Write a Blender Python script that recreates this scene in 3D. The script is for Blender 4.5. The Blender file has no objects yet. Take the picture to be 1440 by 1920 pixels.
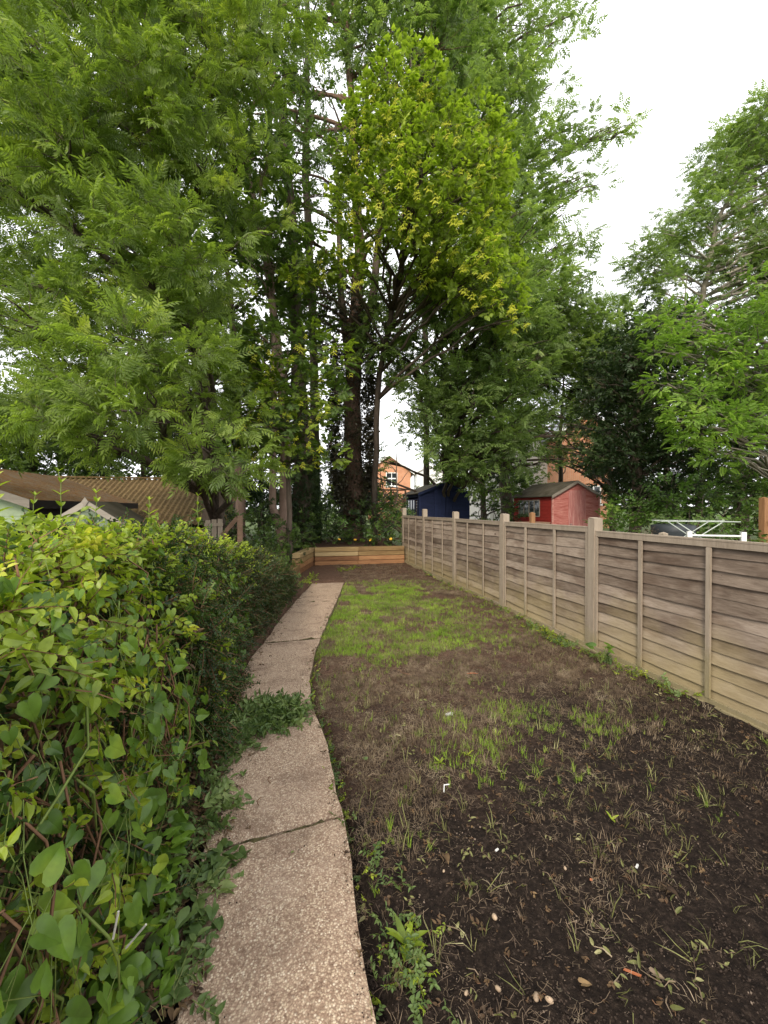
import bpy, bmesh, math, random
import numpy as np
from mathutils import Vector, Matrix, Euler

random.seed(7)
RNG = np.random.default_rng(11)
scene = bpy.context.scene
COL = scene.collection
R = math.radians

# ------------------------------------------------------------------ camera, world, sun, exposure
F = 800.0                      # focal length in photograph pixels (1440 wide)
HC = 1.45                      # eye height
YAW = math.atan(176.0 / F)     # camera turned right of the garden's long axis (+Y)
SN, CS = math.sin(YAW), math.cos(YAW)
cd = bpy.data.cameras.new('camera')
cam = bpy.data.objects.new('camera', cd); COL.objects.link(cam)
cd.sensor_fit = 'HORIZONTAL'; cd.sensor_width = 36.0; cd.lens = 36.0 * F / 1440.0
cd.clip_start = 0.03; cd.clip_end = 2000
cam.location = (0, 0, HC)
cam.rotation_euler = (R(90) - math.atan(7.0 / F), 0, -YAW)
scene.camera = cam

SUN_EL, SUN_AZ = R(34), R(210)     # azimuth measured clockwise from +Y: behind the camera, to the left
w = bpy.data.worlds.new('World'); scene.world = w; w.use_nodes = True
wn = w.node_tree; wn.nodes.clear()
o_ = wn.nodes.new('ShaderNodeOutputWorld'); b_ = wn.nodes.new('ShaderNodeBackground')
sk = wn.nodes.new('ShaderNodeTexSky'); sk.sky_type = 'NISHITA'; sk.sun_disc = False
sk.sun_elevation = SUN_EL; sk.sun_rotation = SUN_AZ; sk.dust_density = 3.0
mx = wn.nodes.new('ShaderNodeMix'); mx.data_type = 'RGBA'; mx.inputs[0].default_value = 0.9
wn.links.new(sk.outputs[0], mx.inputs[6])
# pale cloud sheet: soft variation of a white overcast
tc = wn.nodes.new('ShaderNodeTexCoord'); nz = wn.nodes.new('ShaderNodeTexNoise'); nz.inputs['Scale'].default_value = 1.6
nz.inputs['Detail'].default_value = 3
cr = wn.nodes.new('ShaderNodeValToRGB')
cr.color_ramp.elements[0].position = 0.3; cr.color_ramp.elements[0].color = (10.5, 10.6, 10.9, 1)
cr.color_ramp.elements[1].position = 0.7; cr.color_ramp.elements[1].color = (13.0, 13.0, 13.0, 1)
wn.links.new(tc.outputs['Generated'], nz.inputs['Vector']); wn.links.new(nz.outputs[0], cr.inputs[0])
wn.links.new(cr.outputs[0], mx.inputs[7])
b_.inputs[1].default_value = 0.085
wn.links.new(mx.outputs[2], b_.inputs[0]); wn.links.new(b_.outputs[0], o_.inputs[0])

sl = bpy.data.lights.new('sun', 'SUN'); sl.energy = 1.5; sl.angle = R(14); sl.color = (1.0, 0.89, 0.74)
so = bpy.data.objects.new('sun', sl); COL.objects.link(so)
sd = Vector((math.sin(SUN_AZ) * math.cos(SUN_EL), math.cos(SUN_AZ) * math.cos(SUN_EL), math.sin(SUN_EL)))
so.rotation_euler = sd.to_track_quat('Z', 'Y').to_euler()
so.location = sd * 60

scene.view_settings.view_transform = 'Standard'; scene.view_settings.look = 'None'
scene.view_settings.exposure = 1.05; scene.view_settings.gamma = 1.0
scene.view_settings.use_curve_mapping = False
scene.render.engine = 'CYCLES'
scene.cycles.max_bounces = 9; scene.cycles.diffuse_bounces = 6; scene.cycles.transmission_bounces = 6
scene.cycles.glossy_bounces = 2; scene.cycles.transparent_max_bounces = 8


def P(px, py, D):
    """world point seen at photograph pixel (px, py) at depth D along the camera's level axis"""
    lat = (px - 720.0) / F * D
    return Vector((D * SN + lat * CS, D * CS - lat * SN, HC - (py - 953.0) / F * D))

def G(px, py):
    return P(px, py, F * HC / (py - 953.0))

# ------------------------------------------------------------------ noise
_perm = np.random.default_rng(3).random((64, 64, 16))
def vnoise(x, y, z=0.0, s=1.0):
    x = np.asarray(x, float) * s; y = np.asarray(y, float) * s; z = np.asarray(z, float) * s + np.zeros_like(x)
    xi = np.floor(x).astype(int); yi = np.floor(y).astype(int); zi = np.floor(z).astype(int)
    u = x - xi; v = y - yi; t = z - zi
    u = u * u * (3 - 2 * u); v = v * v * (3 - 2 * v); t = t * t * (3 - 2 * t)
    def g(a, b, c): return _perm[(xi + a) % 64, (yi + b) % 64, (zi + c) % 16]
    r = 0
    for a, wa in ((0, 1 - u), (1, u)):
        for b, wb in ((0, 1 - v), (1, v)):
            for c, wc in ((0, 1 - t), (1, t)):
                r = r + wa * wb * wc * g(a, b, c)
    return r
def sstep(a, b, x):
    t = np.clip((np.asarray(x, float) - a) / (b - a), 0, 1); return t * t * (3 - 2 * t)

# ------------------------------------------------------------------ materials
class NT:
    def __init__(s, name):
        s.m = bpy.data.materials.new(name); s.m.use_nodes = True
        s.t = s.m.node_tree; s.t.nodes.clear()
        s.out = s.n('ShaderNodeOutputMaterial')
    def n(s, typ, **kw):
        nd = s.t.nodes.new(typ)
        for k, v in kw.items(): setattr(nd, k, v)
        return nd
    def l(s, a, b): s.t.links.new(a, b)
    def pos(s): return s.n('ShaderNodeNewGeometry').outputs['Position']
    def mapped(s, src, scale=(1, 1, 1), rot=(0, 0, 0)):
        m = s.n('ShaderNodeMapping'); m.inputs['Scale'].default_value = scale; m.inputs['Rotation'].default_value = rot
        s.l(src, m.inputs['Vector']); return m.outputs[0]
    def noise(s, vec, scale, detail=4, rough=.55, dist=0):
        n = s.n('ShaderNodeTexNoise'); n.inputs['Scale'].default_value = scale; n.inputs['Detail'].default_value = detail
        n.inputs['Roughness'].default_value = rough; n.inputs['Distortion'].default_value = dist
        s.l(vec, n.inputs['Vector']); return n.outputs['Fac']
    def vor(s, vec, scale, feat='F1'):
        n = s.n('ShaderNodeTexVoronoi'); n.feature = feat; n.inputs['Scale'].default_value = scale
        s.l(vec, n.inputs['Vector']); return n
    def ramp(s, fac, stops):
        n = s.n('ShaderNodeValToRGB'); e = n.color_ramp.elements
        while len(e) < len(stops): e.new(0.5)
        for i, (p, c) in enumerate(stops):
            e[i].position = p; e[i].color = (c[0], c[1], c[2], 1) if isinstance(c, (tuple, list)) else (c, c, c, 1)
        s.l(fac, n.inputs[0]); return n.outputs[0]
    def mix(s, fac, a, b, mode='MIX'):
        n = s.n('ShaderNodeMix'); n.data_type = 'RGBA'; n.blend_type = mode
        for sock, v in ((0, fac), (6, a), (7, b)):
            if hasattr(v, 'links') or hasattr(v, 'is_linked'): s.l(v, n.inputs[sock])
            elif sock == 0: n.inputs[0].default_value = v
            else: n.inputs[sock].default_value = (v[0], v[1], v[2], 1)
        return n.outputs[2]
    def math(s, op, a, b=0.0):
        n = s.n('ShaderNodeMath'); n.operation = op
        for i, v in enumerate((a, b)):
            if hasattr(v, 'is_linked'): s.l(v, n.inputs[i])
            else: n.inputs[i].default_value = v
        return n.outputs[0]
    def bump(s, h, st=.3, d=.01):
        n = s.n('ShaderNodeBump'); n.inputs['Strength'].default_value = st; n.inputs['Distance'].default_value = d
        s.l(h, n.inputs['Height']); return n.outputs[0]
    def prin(s, col, rough=.8, bump=None, spec=.3, metal=0):
        p = s.n('ShaderNodeBsdfPrincipled')
        if hasattr(col, 'is_linked'): s.l(col, p.inputs['Base Color'])
        else: p.inputs['Base Color'].default_value = (*col, 1)
        if hasattr(rough, 'is_linked'): s.l(rough, p.inputs['Roughness'])
        else: p.inputs['Roughness'].default_value = rough
        p.inputs['Specular IOR Level'].default_value = spec; p.inputs['Metallic'].default_value = metal
        if bump is not None: s.l(bump, p.inputs['Normal'])
        return p.outputs[0]
    def done(s, sh): s.l(sh, s.out.inputs['Surface']); return s.m

def leaf_mat(name, dark, light, young=None, trans=.35, rough=.45, scale=1.1, spec=.35, ys=.62):
    n = NT(name)
    ob = n.n('ShaderNodeObjectInfo').outputs['Random']
    ps = n.pos()
    c = n.noise(ps, scale, 3)
    f = n.math('ADD', n.math('MULTIPLY', ob, .55), n.math('MULTIPLY', n.math('SUBTRACT', c, .5), 1.6))
    f = n.math('ADD', f, .22)
    stops = [(0.1, dark), (0.75, light)]
    if young: stops.append((1.0, young))
    col = n.ramp(f, stops)
    fine = n.noise(ps, 45, 2)
    col = n.mix(.35, col, n.ramp(fine, [(.3, (.45, .45, .45)), (.7, (1.25, 1.25, 1.2))]), 'MULTIPLY')
    p = n.prin(col, rough, None, spec)
    tr = n.n('ShaderNodeBsdfTranslucent')
    tcx = n.mix(1.0, col, (1.25, 1.35, .55), 'MULTIPLY')
    n.l(tcx, tr.inputs[0])
    m = n.n('ShaderNodeMixShader'); m.inputs[0].default_value = trans
    n.l(p, m.inputs[1]); n.l(tr.outputs[0], m.inputs[2])
    return n.done(m.outputs[0])

def plain(name, col, rough=.7, var=.15, scale=8, spec=.3, metal=0, bump=.1):
    n = NT(name); ps = n.pos(); f = n.noise(ps, scale, 5)
    a = tuple(c * (1 - var) for c in col); b = tuple(min(1, c * (1 + var)) for c in col)
    c = n.ramp(f, [(.3, a), (.7, b)])
    return n.done(n.prin(c, rough, n.bump(f, bump, .01), spec, metal))

def wood_mat(name, stops, axis=1, fine=60, low=None, rough=.85, patch=None, bumpd=.004, rnd=.25, knots=False):
    """grain runs along axis; low=(colour, z0, z1) an algae stain near the ground; patch = darker weather marks"""
    n = NT(name); ps = n.pos()
    ob = n.n('ShaderNodeObjectInfo').outputs['Random']
    off = n.n('ShaderNodeCombineXYZ'); n.l(n.math('MULTIPLY', ob, 37.0), off.inputs[axis])
    ad = n.n('ShaderNodeVectorMath'); ad.operation = 'ADD'; n.l(ps, ad.inputs[0]); n.l(off.outputs[0], ad.inputs[1])
    sc = [1, 1, 1]; sc[axis] = .11
    v = n.mapped(ad.outputs[0], tuple(sc))
    g = n.noise(v, fine, 6, .65, .6)
    g2 = n.noise(n.mapped(ad.outputs[0], tuple([1 if i != axis else .18 for i in range(3)])), 11, 4, .6, .8)
    g3 = n.noise(v, fine * 4, 4, .7)
    f = n.math('ADD', n.math('ADD', n.math('MULTIPLY', g, .42), n.math('MULTIPLY', g2, .40)), n.math('MULTIPLY', g3, .18))
    f = n.math('ADD', f, n.math('MULTIPLY', n.math('SUBTRACT', ob, .5), rnd))
    col = n.ramp(f, stops)
    if patch:
        pm = n.noise(n.mapped(ad.outputs[0], tuple([1 if i != axis else .35 for i in range(3)])), 5.0, 3, .6)
        col = n.mix(n.ramp(pm, [(.5, 0.0), (.62, .8)]), col, n.mix(1, col, patch, 'MULTIPLY'))
    if knots:
        kv = n.vor(n.mapped(ad.outputs[0], tuple([1 if i != axis else .45 for i in range(3)])), 4.2)
        col = n.mix(n.ramp(kv.outputs['Distance'], [(.035, .85), (.075, 0.)]), col, (.07, .042, .028))
        nv = n.vor(ad.outputs[0], 13); col = n.mix(n.ramp(nv.outputs['Distance'], [(.045, .7), (.07, 0.)]), col, (.06, .045, .04))
    if low:
        sx = n.n('ShaderNodeSeparateXYZ'); n.l(ps, sx.inputs[0])
        mr = n.n('ShaderNodeMapRange'); mr.inputs['From Min'].default_value = low[1]; mr.inputs['From Max'].default_value = low[2]
        mr.inputs['To Min'].default_value = 1; mr.inputs['To Max'].default_value = 0
        zz = n.math('ADD', sx.outputs[2], n.math('MULTIPLY', n.math('SUBTRACT', n.noise(ps, 2.2, 3), .5), .9))
        n.l(zz, mr.inputs['Value'])
        col = n.mix(n.math('MULTIPLY', mr.outputs[0], .7), col, n.mix(g, low[0], tuple(c * 1.5 for c in low[0])))
    return n.done(n.prin(col, rough, n.bump(g, .5, bumpd), .2))

M = {}
M['ash'] = leaf_mat('ash_leaf', (.10, .155, .040), (.27, .365, .075), (.48, .55, .11), .5)
M['ash_far'] = leaf_mat('ash_leaf_far', (.14, .20, .075), (.26, .36, .12), (.38, .46, .16), .5, scale=.6)
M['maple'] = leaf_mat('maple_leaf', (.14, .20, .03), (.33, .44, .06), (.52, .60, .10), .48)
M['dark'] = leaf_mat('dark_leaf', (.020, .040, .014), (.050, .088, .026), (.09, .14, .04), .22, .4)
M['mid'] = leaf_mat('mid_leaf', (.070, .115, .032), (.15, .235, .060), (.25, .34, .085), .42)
M['robinia'] = leaf_mat('robinia_leaf', (.15, .25, .05), (.28, .43, .08), (.42, .55, .12), .5)
M['ivy'] = leaf_mat('ivy_leaf', (.05, .10, .02), (.13, .24, .04), (.25, .36, .08), .2, .28, spec=.5)
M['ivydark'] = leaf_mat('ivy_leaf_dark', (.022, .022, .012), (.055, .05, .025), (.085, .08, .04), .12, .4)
M['yellow'] = leaf_mat('yellow_leaf', (.16, .19, .02), (.38, .40, .03), (.55, .50, .05), .35)
M['keys'] = leaf_mat('seed_key', (.48, .50, .05), (.66, .66, .08), (.74, .70, .12), .45)
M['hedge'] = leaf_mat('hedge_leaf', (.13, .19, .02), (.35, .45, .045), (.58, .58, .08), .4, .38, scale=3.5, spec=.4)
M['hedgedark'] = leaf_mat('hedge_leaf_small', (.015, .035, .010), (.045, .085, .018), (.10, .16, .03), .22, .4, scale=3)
M['bindweed'] = leaf_mat('bindweed_leaf', (.055, .115, .018), (.15, .26, .03), (.32, .42, .05), .32, .36, scale=4, spec=.4)
M['wilt'] = leaf_mat('cut_leaf', (.07, .12, .035), (.16, .23, .07), (.28, .33, .13), .3, .5, scale=6)
M['wiltpale'] = leaf_mat('wilted_pale_leaf', (.10, .11, .03), (.24, .24, .09), (.42, .38, .2), .2, .6, scale=6)
M['deadleaf'] = leaf_mat('dead_leaf', (.035, .02, .012), (.13, .08, .04), (.26, .17, .08), .15, .7, scale=9)
M['grass'] = leaf_mat('grass_blade', (.15, .25, .03), (.33, .48, .06), (.50, .56, .14), .38, .5, scale=2.5)
M['straw'] = leaf_mat('dry_grass', (.09, .06, .04), (.26, .19, .125), (.44, .36, .25), .15, .7, scale=5)
M['bark'] = wood_mat('bark', [(.3, (.05, .038, .03)), (.7, (.17, .13, .10))], 2, 22, bumpd=.03)
M['bark_pale'] = wood_mat('bark_pale', [(.3, (.20, .13, .10)), (.7, (.42, .30, .24))], 2, 18, bumpd=.02)
M['bark_grey'] = wood_mat('bark_grey', [(.3, (.16, .14, .11)), (.7, (.36, .32, .26))], 2, 22, bumpd=.015)
M['bark_red'] = wood_mat('bark_reddish', [(.3, (.09, .055, .04)), (.7, (.22, .14, .10))], 2, 20, bumpd=.03)
M['stem'] = plain('vine_stem', (.16, .085, .045), .8, .4, 20)
M['stem_green'] = plain('green_stem', (.14, .19, .04), .6, .3, 20)
M['fence'] = wood_mat('fence_board', [(.32, (.14, .105, .08)), (.5, (.25, .195, .152)), (.70, (.40, .325, .262))], 1, 70,
                      low=((.30, .24, .125), .05, .62), patch=(.58, .52, .49), rnd=.30, knots=True)
M['post'] = wood_mat('fence_post_wood', [(.3, (.22, .175, .13)), (.7, (.39, .325, .255))], 2, 60, low=((.2, .17, .08), .05, .35), rnd=.1)
M['sleeper'] = wood_mat('sleeper_wood', [(.3, (.20, .125, .055)), (.55, (.36, .25, .115)), (.75, (.47, .35, .19))], 0, 30, rnd=.35)
M['sleeper_low'] = wood_mat('sleeper_damp_wood', [(.3, (.17, .08, .04)), (.55, (.33, .17, .08)), (.75, (.48, .28, .13))], 0, 30, rnd=.35)
M['old_wood'] = wood_mat('old_wood', [(.3, (.12, .07, .045)), (.7, (.28, .18, .12))], 0, 40)
M['orange_wood'] = wood_mat('orange_wood', [(.3, (.20, .10, .05)), (.7, (.36, .19, .09))], 2, 40)
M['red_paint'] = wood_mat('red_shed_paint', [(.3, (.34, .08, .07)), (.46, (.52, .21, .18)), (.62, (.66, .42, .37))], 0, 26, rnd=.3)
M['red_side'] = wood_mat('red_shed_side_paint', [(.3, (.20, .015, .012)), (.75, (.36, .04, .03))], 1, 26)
M['red_door'] = wood_mat('red_door_paint', [(.3, (.36, .11, .10)), (.48, (.52, .24, .22)), (.66, (.64, .42, .38))], 2, 26)
M['blue_paint'] = wood_mat('blue_shed_paint', [(.3, (.010, .014, .040)), (.75, (.022, .032, .085))], 0, 26)
M['green_paint'] = wood_mat('pale_green_paint', [(.3, (.30, .38, .24)), (.75, (.42, .50, .34))], 1, 26)
M['greygreen'] = wood_mat('grey_green_paint', [(.3, (.13, .165, .12)), (.75, (.22, .26, .19))], 0, 26)
M['grey_trim'] = wood_mat('grey_trim', [(.3, (.22, .19, .16)), (.75, (.38, .34, .29))], 0, 40)
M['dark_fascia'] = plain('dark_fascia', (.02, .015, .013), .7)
M['white'] = plain('white_paint', (.78, .78, .76), .5, .05)
M['airer'] = plain('white_plastic_wire', (.45, .49, .45), .4, .05)
M['glass'] = plain('window_glass', (.02, .025, .03), .08, .2, 3, .6, bump=0)
M['metal'] = plain('galvanised_metal', (.5, .5, .5), .35, .1, 10, .5, .9)
M['plastic_grey'] = plain('grey_plastic', (.03, .035, .04), .5)

def roof_felt():
    n = NT('roof_felt'); ps = n.pos(); f = n.noise(ps, 3, 6); g = n.vor(ps, 160).outputs['Distance']
    c = n.ramp(f, [(.3, (.055, .05, .035)), (.7, (.12, .105, .08))])
    return n.done(n.prin(c, .95, n.bump(g, .3, .003), .1))
M['felt'] = roof_felt()
def roof_moss():
    n = NT('mossy_felt'); ps = n.pos(); f = n.noise(ps, 5, 6, .7); g = n.noise(n.mapped(ps, (1, 1, 1)), 28, 5, .7)
    c = n.ramp(g, [(.38, (.10, .055, .03)), (.5, (.27, .13, .05)), (.62, (.17, .15, .06))])
    c = n.mix(n.ramp(f, [(.45, 0.), (.62, .8)]), c, (.21, .17, .12))
    return n.done(n.prin(c, .95, n.bump(g, 1, .02), .1))
M['moss'] = roof_moss()
def roof_corr():
    n = NT('mossy_corrugated_sheet'); ps = n.pos(); g = n.noise(ps, 14, 6, .7)
    c = n.ramp(g, [(.32, (.06, .04, .022)), (.52, (.17, .115, .055)), (.72, (.24, .19, .085))])
    return n.done(n.prin(c, .95, n.bump(g, .6, .02), .1))
M['corr'] = roof_corr()
def brick_mat(name, a, b):
    n = NT(name); ps = n.pos()
    sx = n.n('ShaderNodeSeparateXYZ'); n.l(ps, sx.inputs[0])
    cx = n.n('ShaderNodeCombineXYZ'); n.l(n.math('ADD', sx.outputs[0], sx.outputs[1]), cx.inputs[0]); n.l(sx.outputs[2], cx.inputs[1])
    bt = n.n('ShaderNodeTexBrick'); bt.inputs['Scale'].default_value = 1; bt.inputs['Brick Width'].default_value = .225
    bt.inputs['Row Height'].default_value = .075; bt.inputs['Mortar Size'].default_value = .008
    bt.inputs['Color1'].default_value = (*a, 1); bt.inputs['Color2'].default_value = (*b, 1); bt.inputs['Mortar'].default_value = (.5, .42, .34, 1)
    n.l(cx.outputs[0], bt.inputs['Vector'])
    f = n.noise(ps, 2, 4)
    c = n.mix(.4, bt.outputs[0], n.ramp(f, [(.3, (.7, .7, .7)), (.7, (1.1, 1.1, 1.1))]), 'MULTIPLY')
    return n.done(n.prin(c, .9, None, .2))
M['brick'] = brick_mat('orange_brick', (.55, .20, .09), (.62, .27, .13))
M['slate'] = plain('slate_roof', (.20, .21, .24), .7, .2, 4)
M['tile'] = plain('red_roof_tile', (.33, .14, .09), .8, .3, 6)
M['render'] = plain('pale_render', (.48, .46, .42), .9, .06, 2)

def soil_mat():
    n = NT('garden_soil'); ps = n.pos()
    sx = n.n('ShaderNodeSeparateXYZ'); n.l(ps, sx.inputs[0])
    big = n.noise(ps, 1.3, 4, .6); f = n.noise(ps, 38, 8, .75); v = n.vor(ps, 90)
    # drier, browner crust up the garden, fresh dark topsoil spread close to the patio end
    mr = n.n('ShaderNodeMapRange'); mr.inputs['From Min'].default_value = 1.6; mr.inputs['From Max'].default_value = 3.6
    n.l(n.math('ADD', n.math('SUBTRACT', sx.outputs[1], n.math('MULTIPLY', sx.outputs[0], .35)), n.math('MULTIPLY', n.math('SUBTRACT', big, .5), 3.0)), mr.inputs['Value'])
    d = n.ramp(f, [(.32, (.006, .004, .0035)), (.52, (.020, .0135, .010)), (.70, (.062, .043, .032))])
    l = n.ramp(f, [(.30, (.045, .025, .017)), (.55, (.12, .070, .047)), (.78, (.27, .175, .12))])
    c = n.mix(mr.outputs[0], d, l)
    c = n.mix(n.ramp(v.outputs['Distance'], [(.0, .55), (.12, 0.)]), c, n.mix(n.ramp(v.outputs['Color'], [(.0, 1.), (.12, 0.)]), c, (.22, .18, .14)))
    # mown grass of the neighbouring gardens beyond the fence, the hedge and the bed
    far = n.math('MAXIMUM', n.math('GREATER_THAN', sx.outputs[0], 3.12), n.math('MAXIMUM', n.math('LESS_THAN', sx.outputs[0], -2.9), n.math('GREATER_THAN', sx.outputs[1], 13.6)))
    c = n.mix(far, c, n.ramp(n.noise(ps, 9, 6, .7), [(.3, (.035, .055, .016)), (.6, (.085, .12, .035)), (.8, (.15, .15, .07))]))
    h = n.math('ADD', f, n.math('MULTIPLY', n.noise(ps, 160, 4, .7), .5))
    return n.done(n.prin(c, .95, n.bump(h, 1.0, .012), .15))
M['soil'] = soil_mat()
def path_mat():
    n = NT('exposed_aggregate_concrete'); ps = n.pos()
    v = n.vor(ps, 150); v2 = n.vor(ps, 300); big = n.noise(ps, 2.6, 5, .65); dots = n.noise(ps, 40, 5, .7)
    st = n.ramp(v.outputs['Color'], [(.1, (.22, .145, .10)), (.4, (.42, .30, .215)), (.7, (.56, .44, .31)), (.93, (.72, .61, .47))])
    c = n.mix(n.ramp(v.outputs['Distance'], [(.35, 0.), (.62, .7)]), st, (.24, .16, .11))
    c = n.mix(n.ramp(v2.outputs['Color'], [(.0, .5), (.3, 0.)]), c, (.12, .07, .05))
    stain = n.ramp(n.noise(ps, 3.4, 6, .7), [(.50, 0.), (.66, .55)])
    sx = n.n('ShaderNodeSeparateXYZ'); n.l(ps, sx.inputs[0])
    c = n.mix(n.ramp(n.noise(ps, 55, 4, .7), [(.52, 0.), (.66, .6)]), c, (.14, .085, .06)); c = n.mix(stain, c, (.13, .082, .058))
    c = n.mix(n.ramp(big, [(.30, .5), (.5, 0.)]), c, (.42, .31, .23))
    h = n.math('SUBTRACT', 1.0, v.outputs['Distance'])
    return n.done(n.prin(c, .9, n.bump(n.math('ADD', h, n.math('MULTIPLY', dots, .5)), .55, .004), .2))
M['path'] = path_mat()
M['moss_edge'] = plain('moss_and_dirt', (.06, .05, .02), .95, .5, 60)
M['stone'] = plain('pebble', (.34, .25, .17), .7, .4, 30)
M['white_chip'] = plain('white_chip', (.75, .75, .72), .5, .05)
M['bone'] = plain('weathered_white_cane', (.50, .48, .42), .7, .15, 30)
M['orange_chip'] = plain('orange_chip', (.42, .14, .06), .6, .15)
M['flower'] = plain('yellow_flower', (.8, .50, .05), .6, .2)

# ------------------------------------------------------------------ object helpers
def setp(o, label=None, cat=None, group=None, kind=None):
    if label: o['label'] = label
    if cat: o['category'] = cat
    if group: o['group'] = group
    if kind: o['kind'] = kind
    return o
def empty(name, loc, label=None, cat=None, group=None, rz=0):
    o = bpy.data.objects.new(name, None); COL.objects.link(o); o.location = loc; o.rotation_euler = (0, 0, rz)
    o.empty_display_size = .1
    return setp(o, label, cat, group)
def link(name, me, parent=None, kind=None, loc=None, rot=None):
    o = bpy.data.objects.new(name, me); COL.objects.link(o)
    if parent is not None: o.parent = parent
    if loc is not None: o.location = loc
    if rot is not None: o.rotation_euler = rot
    if kind: o['kind'] = kind
    return o
class MB:
    """collects verts/faces"""
    def __init__(s): s.v = []; s.f = []; s.mi = []
    def add(s, vs, fs, mi=0):
        b = len(s.v); s.v += [tuple(x) for x in vs]; s.f += [tuple(b + i for i in f) for f in fs]; s.mi += [mi] * len(fs); return s
    def box(s, x0, x1, y0, y1, z0, z1, mi=0):
        return s.add([(x0, y0, z0), (x1, y0, z0), (x1, y1, z0), (x0, y1, z0), (x0, y0, z1), (x1, y0, z1), (x1, y1, z1), (x0, y1, z1)],
                     [(0, 3, 2, 1), (4, 5, 6, 7), (0, 1, 5, 4), (1, 2, 6, 5), (2, 3, 7, 6), (3, 0, 4, 7)], mi)
    def obox(s, c, ax, ay, az, mi=0):
        c, ax, ay, az = map(Vector, (c, ax, ay, az))
        vs = [c + i * ax + j * ay + k * az for k in (-1, 1) for i, j in ((-1, -1), (1, -1), (1, 1), (-1, 1))]
        return s.add(vs, [(0, 3, 2, 1), (4, 5, 6, 7), (0, 1, 5, 4), (1, 2, 6, 5), (2, 3, 7, 6), (3, 0, 4, 7)], mi)
    def bar(s, a, b, w, h, mi=0):
        a, b = Vector(a), Vector(b); d = (b - a); L = d.length; d.normalize()
        u = d.cross(Vector((0, 0, 1))); u = Vector((1, 0, 0)) if u.length < 1e-3 else u.normalized()
        return s.obox((a + b) / 2, d * L / 2, u * w / 2, d.cross(u) * h / 2, mi)
    def tube(s, pts, rads, n=8, mi=0, rough=0.0):
        pts = [Vector(p) for p in pts]; rings = []
        b = len(s.v); u = None
        for i, p in enumerate(pts):
            d = (pts[min(i + 1, len(pts) - 1)] - pts[max(i - 1, 0)]).normalized()
            if u is None:
                u = d.cross(Vector((0, 1, 0)));  u = d.cross(Vector((1, 0, 0))) if u.length < .1 else u
            u = (u - d * u.dot(d)).normalized(); v = d.cross(u)
            for k in range(n):
                a = 2 * math.pi * k / n
                r = rads[i] * (1 + (random.uniform(-rough, rough) if rough else 0))
                s.v.append(tuple(p + (u * math.cos(a) + v * math.sin(a)) * r))
        for i in range(len(pts) - 1):
            for k in range(n):
                k2 = (k + 1) % n
                s.f.append((b + i * n + k, b + i * n + k2, b + (i + 1) * n + k2, b + (i + 1) * n + k)); s.mi.append(mi)
        s.f.append(tuple(b + k for k in range(n))[::-1]); s.mi.append(mi)
        e = b + (len(pts) - 1) * n
        s.f.append(tuple(e + k for k in range(n))); s.mi.append(mi)
        return s
    def mesh(s, name, mats, smooth=False):
        me = bpy.data.meshes.new(name); me.from_pydata(s.v, [], s.f)
        for m in (mats if isinstance(mats, (list, tuple)) else [mats]): me.materials.append(m)
        if any(s.mi): me.polygons.foreach_set('material_index', s.mi)
        if smooth: me.polygons.foreach_set('use_smooth', [True] * len(me.polygons))
        me.update(); return me
    def obj(s, name, mats, parent=None, smooth=False, kind=None, loc=None, rot=None, bevel=0):
        o = link(name, s.mesh(name, mats, smooth), parent, kind, loc, rot)
        if bevel:
            b = o.modifiers.new('bevel', 'BEVEL'); b.width = bevel; b.segments = 2; b.limit_method = 'ANGLE'
        return o

def curve_pts(a, b, bend=(0, 0, 0), n=6, wob=.0):
    a, b, bend = Vector(a), Vector(b), Vector(bend); L = (b - a).length
    out = []
    for i in range(n + 1):
        t = i / n
        p = a.lerp(b, t) + bend * (4 * t * (1 - t))
        if wob and 0 < i < n: p += Vector((random.gauss(0, 1), random.gauss(0, 1), random.gauss(0, .6))) * wob * L / n
        out.append(p)
    return out

# ------------------------------------------------------------------ leaf templates (unlinked source meshes)
def leaflet(mb, base, d, nrm, L, W, droop=.15, mi=0, seg=2):
    """folded lance/oval leaf: 6 verts in a rib line and two edges"""
    base, d, nrm = Vector(base), Vector(d).normalized(), Vector(nrm).normalized()
    s = d.cross(nrm).normalized()
    v = [base]
    ts = [.3, .65] if seg == 2 else [.15, .4, .7]
    wd = [.95, .85] if seg == 2 else [.75, 1, .7]
    for t, ww in zip(ts, wd):
        c = base + d * L * t - nrm * droop * L * t * t
        v += [c + s * W * .5 * ww + nrm * W * .18, c - nrm * W * .02, c - s * W * .5 * ww + nrm * W * .18]
    v.append(base + d * L - nrm * droop * L)
    f = [(0, 1, 2), (0, 2, 3)]
    k = 1
    for _ in range(len(ts) - 1):
        f += [(k, k + 3, k + 4, k + 1), (k + 1, k + 4, k + 5, k + 2)]; k += 3
    f += [(k, k + 3, k + 1), (k + 1, k + 3, k + 2)]
    mb.add(v, f, mi)

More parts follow.
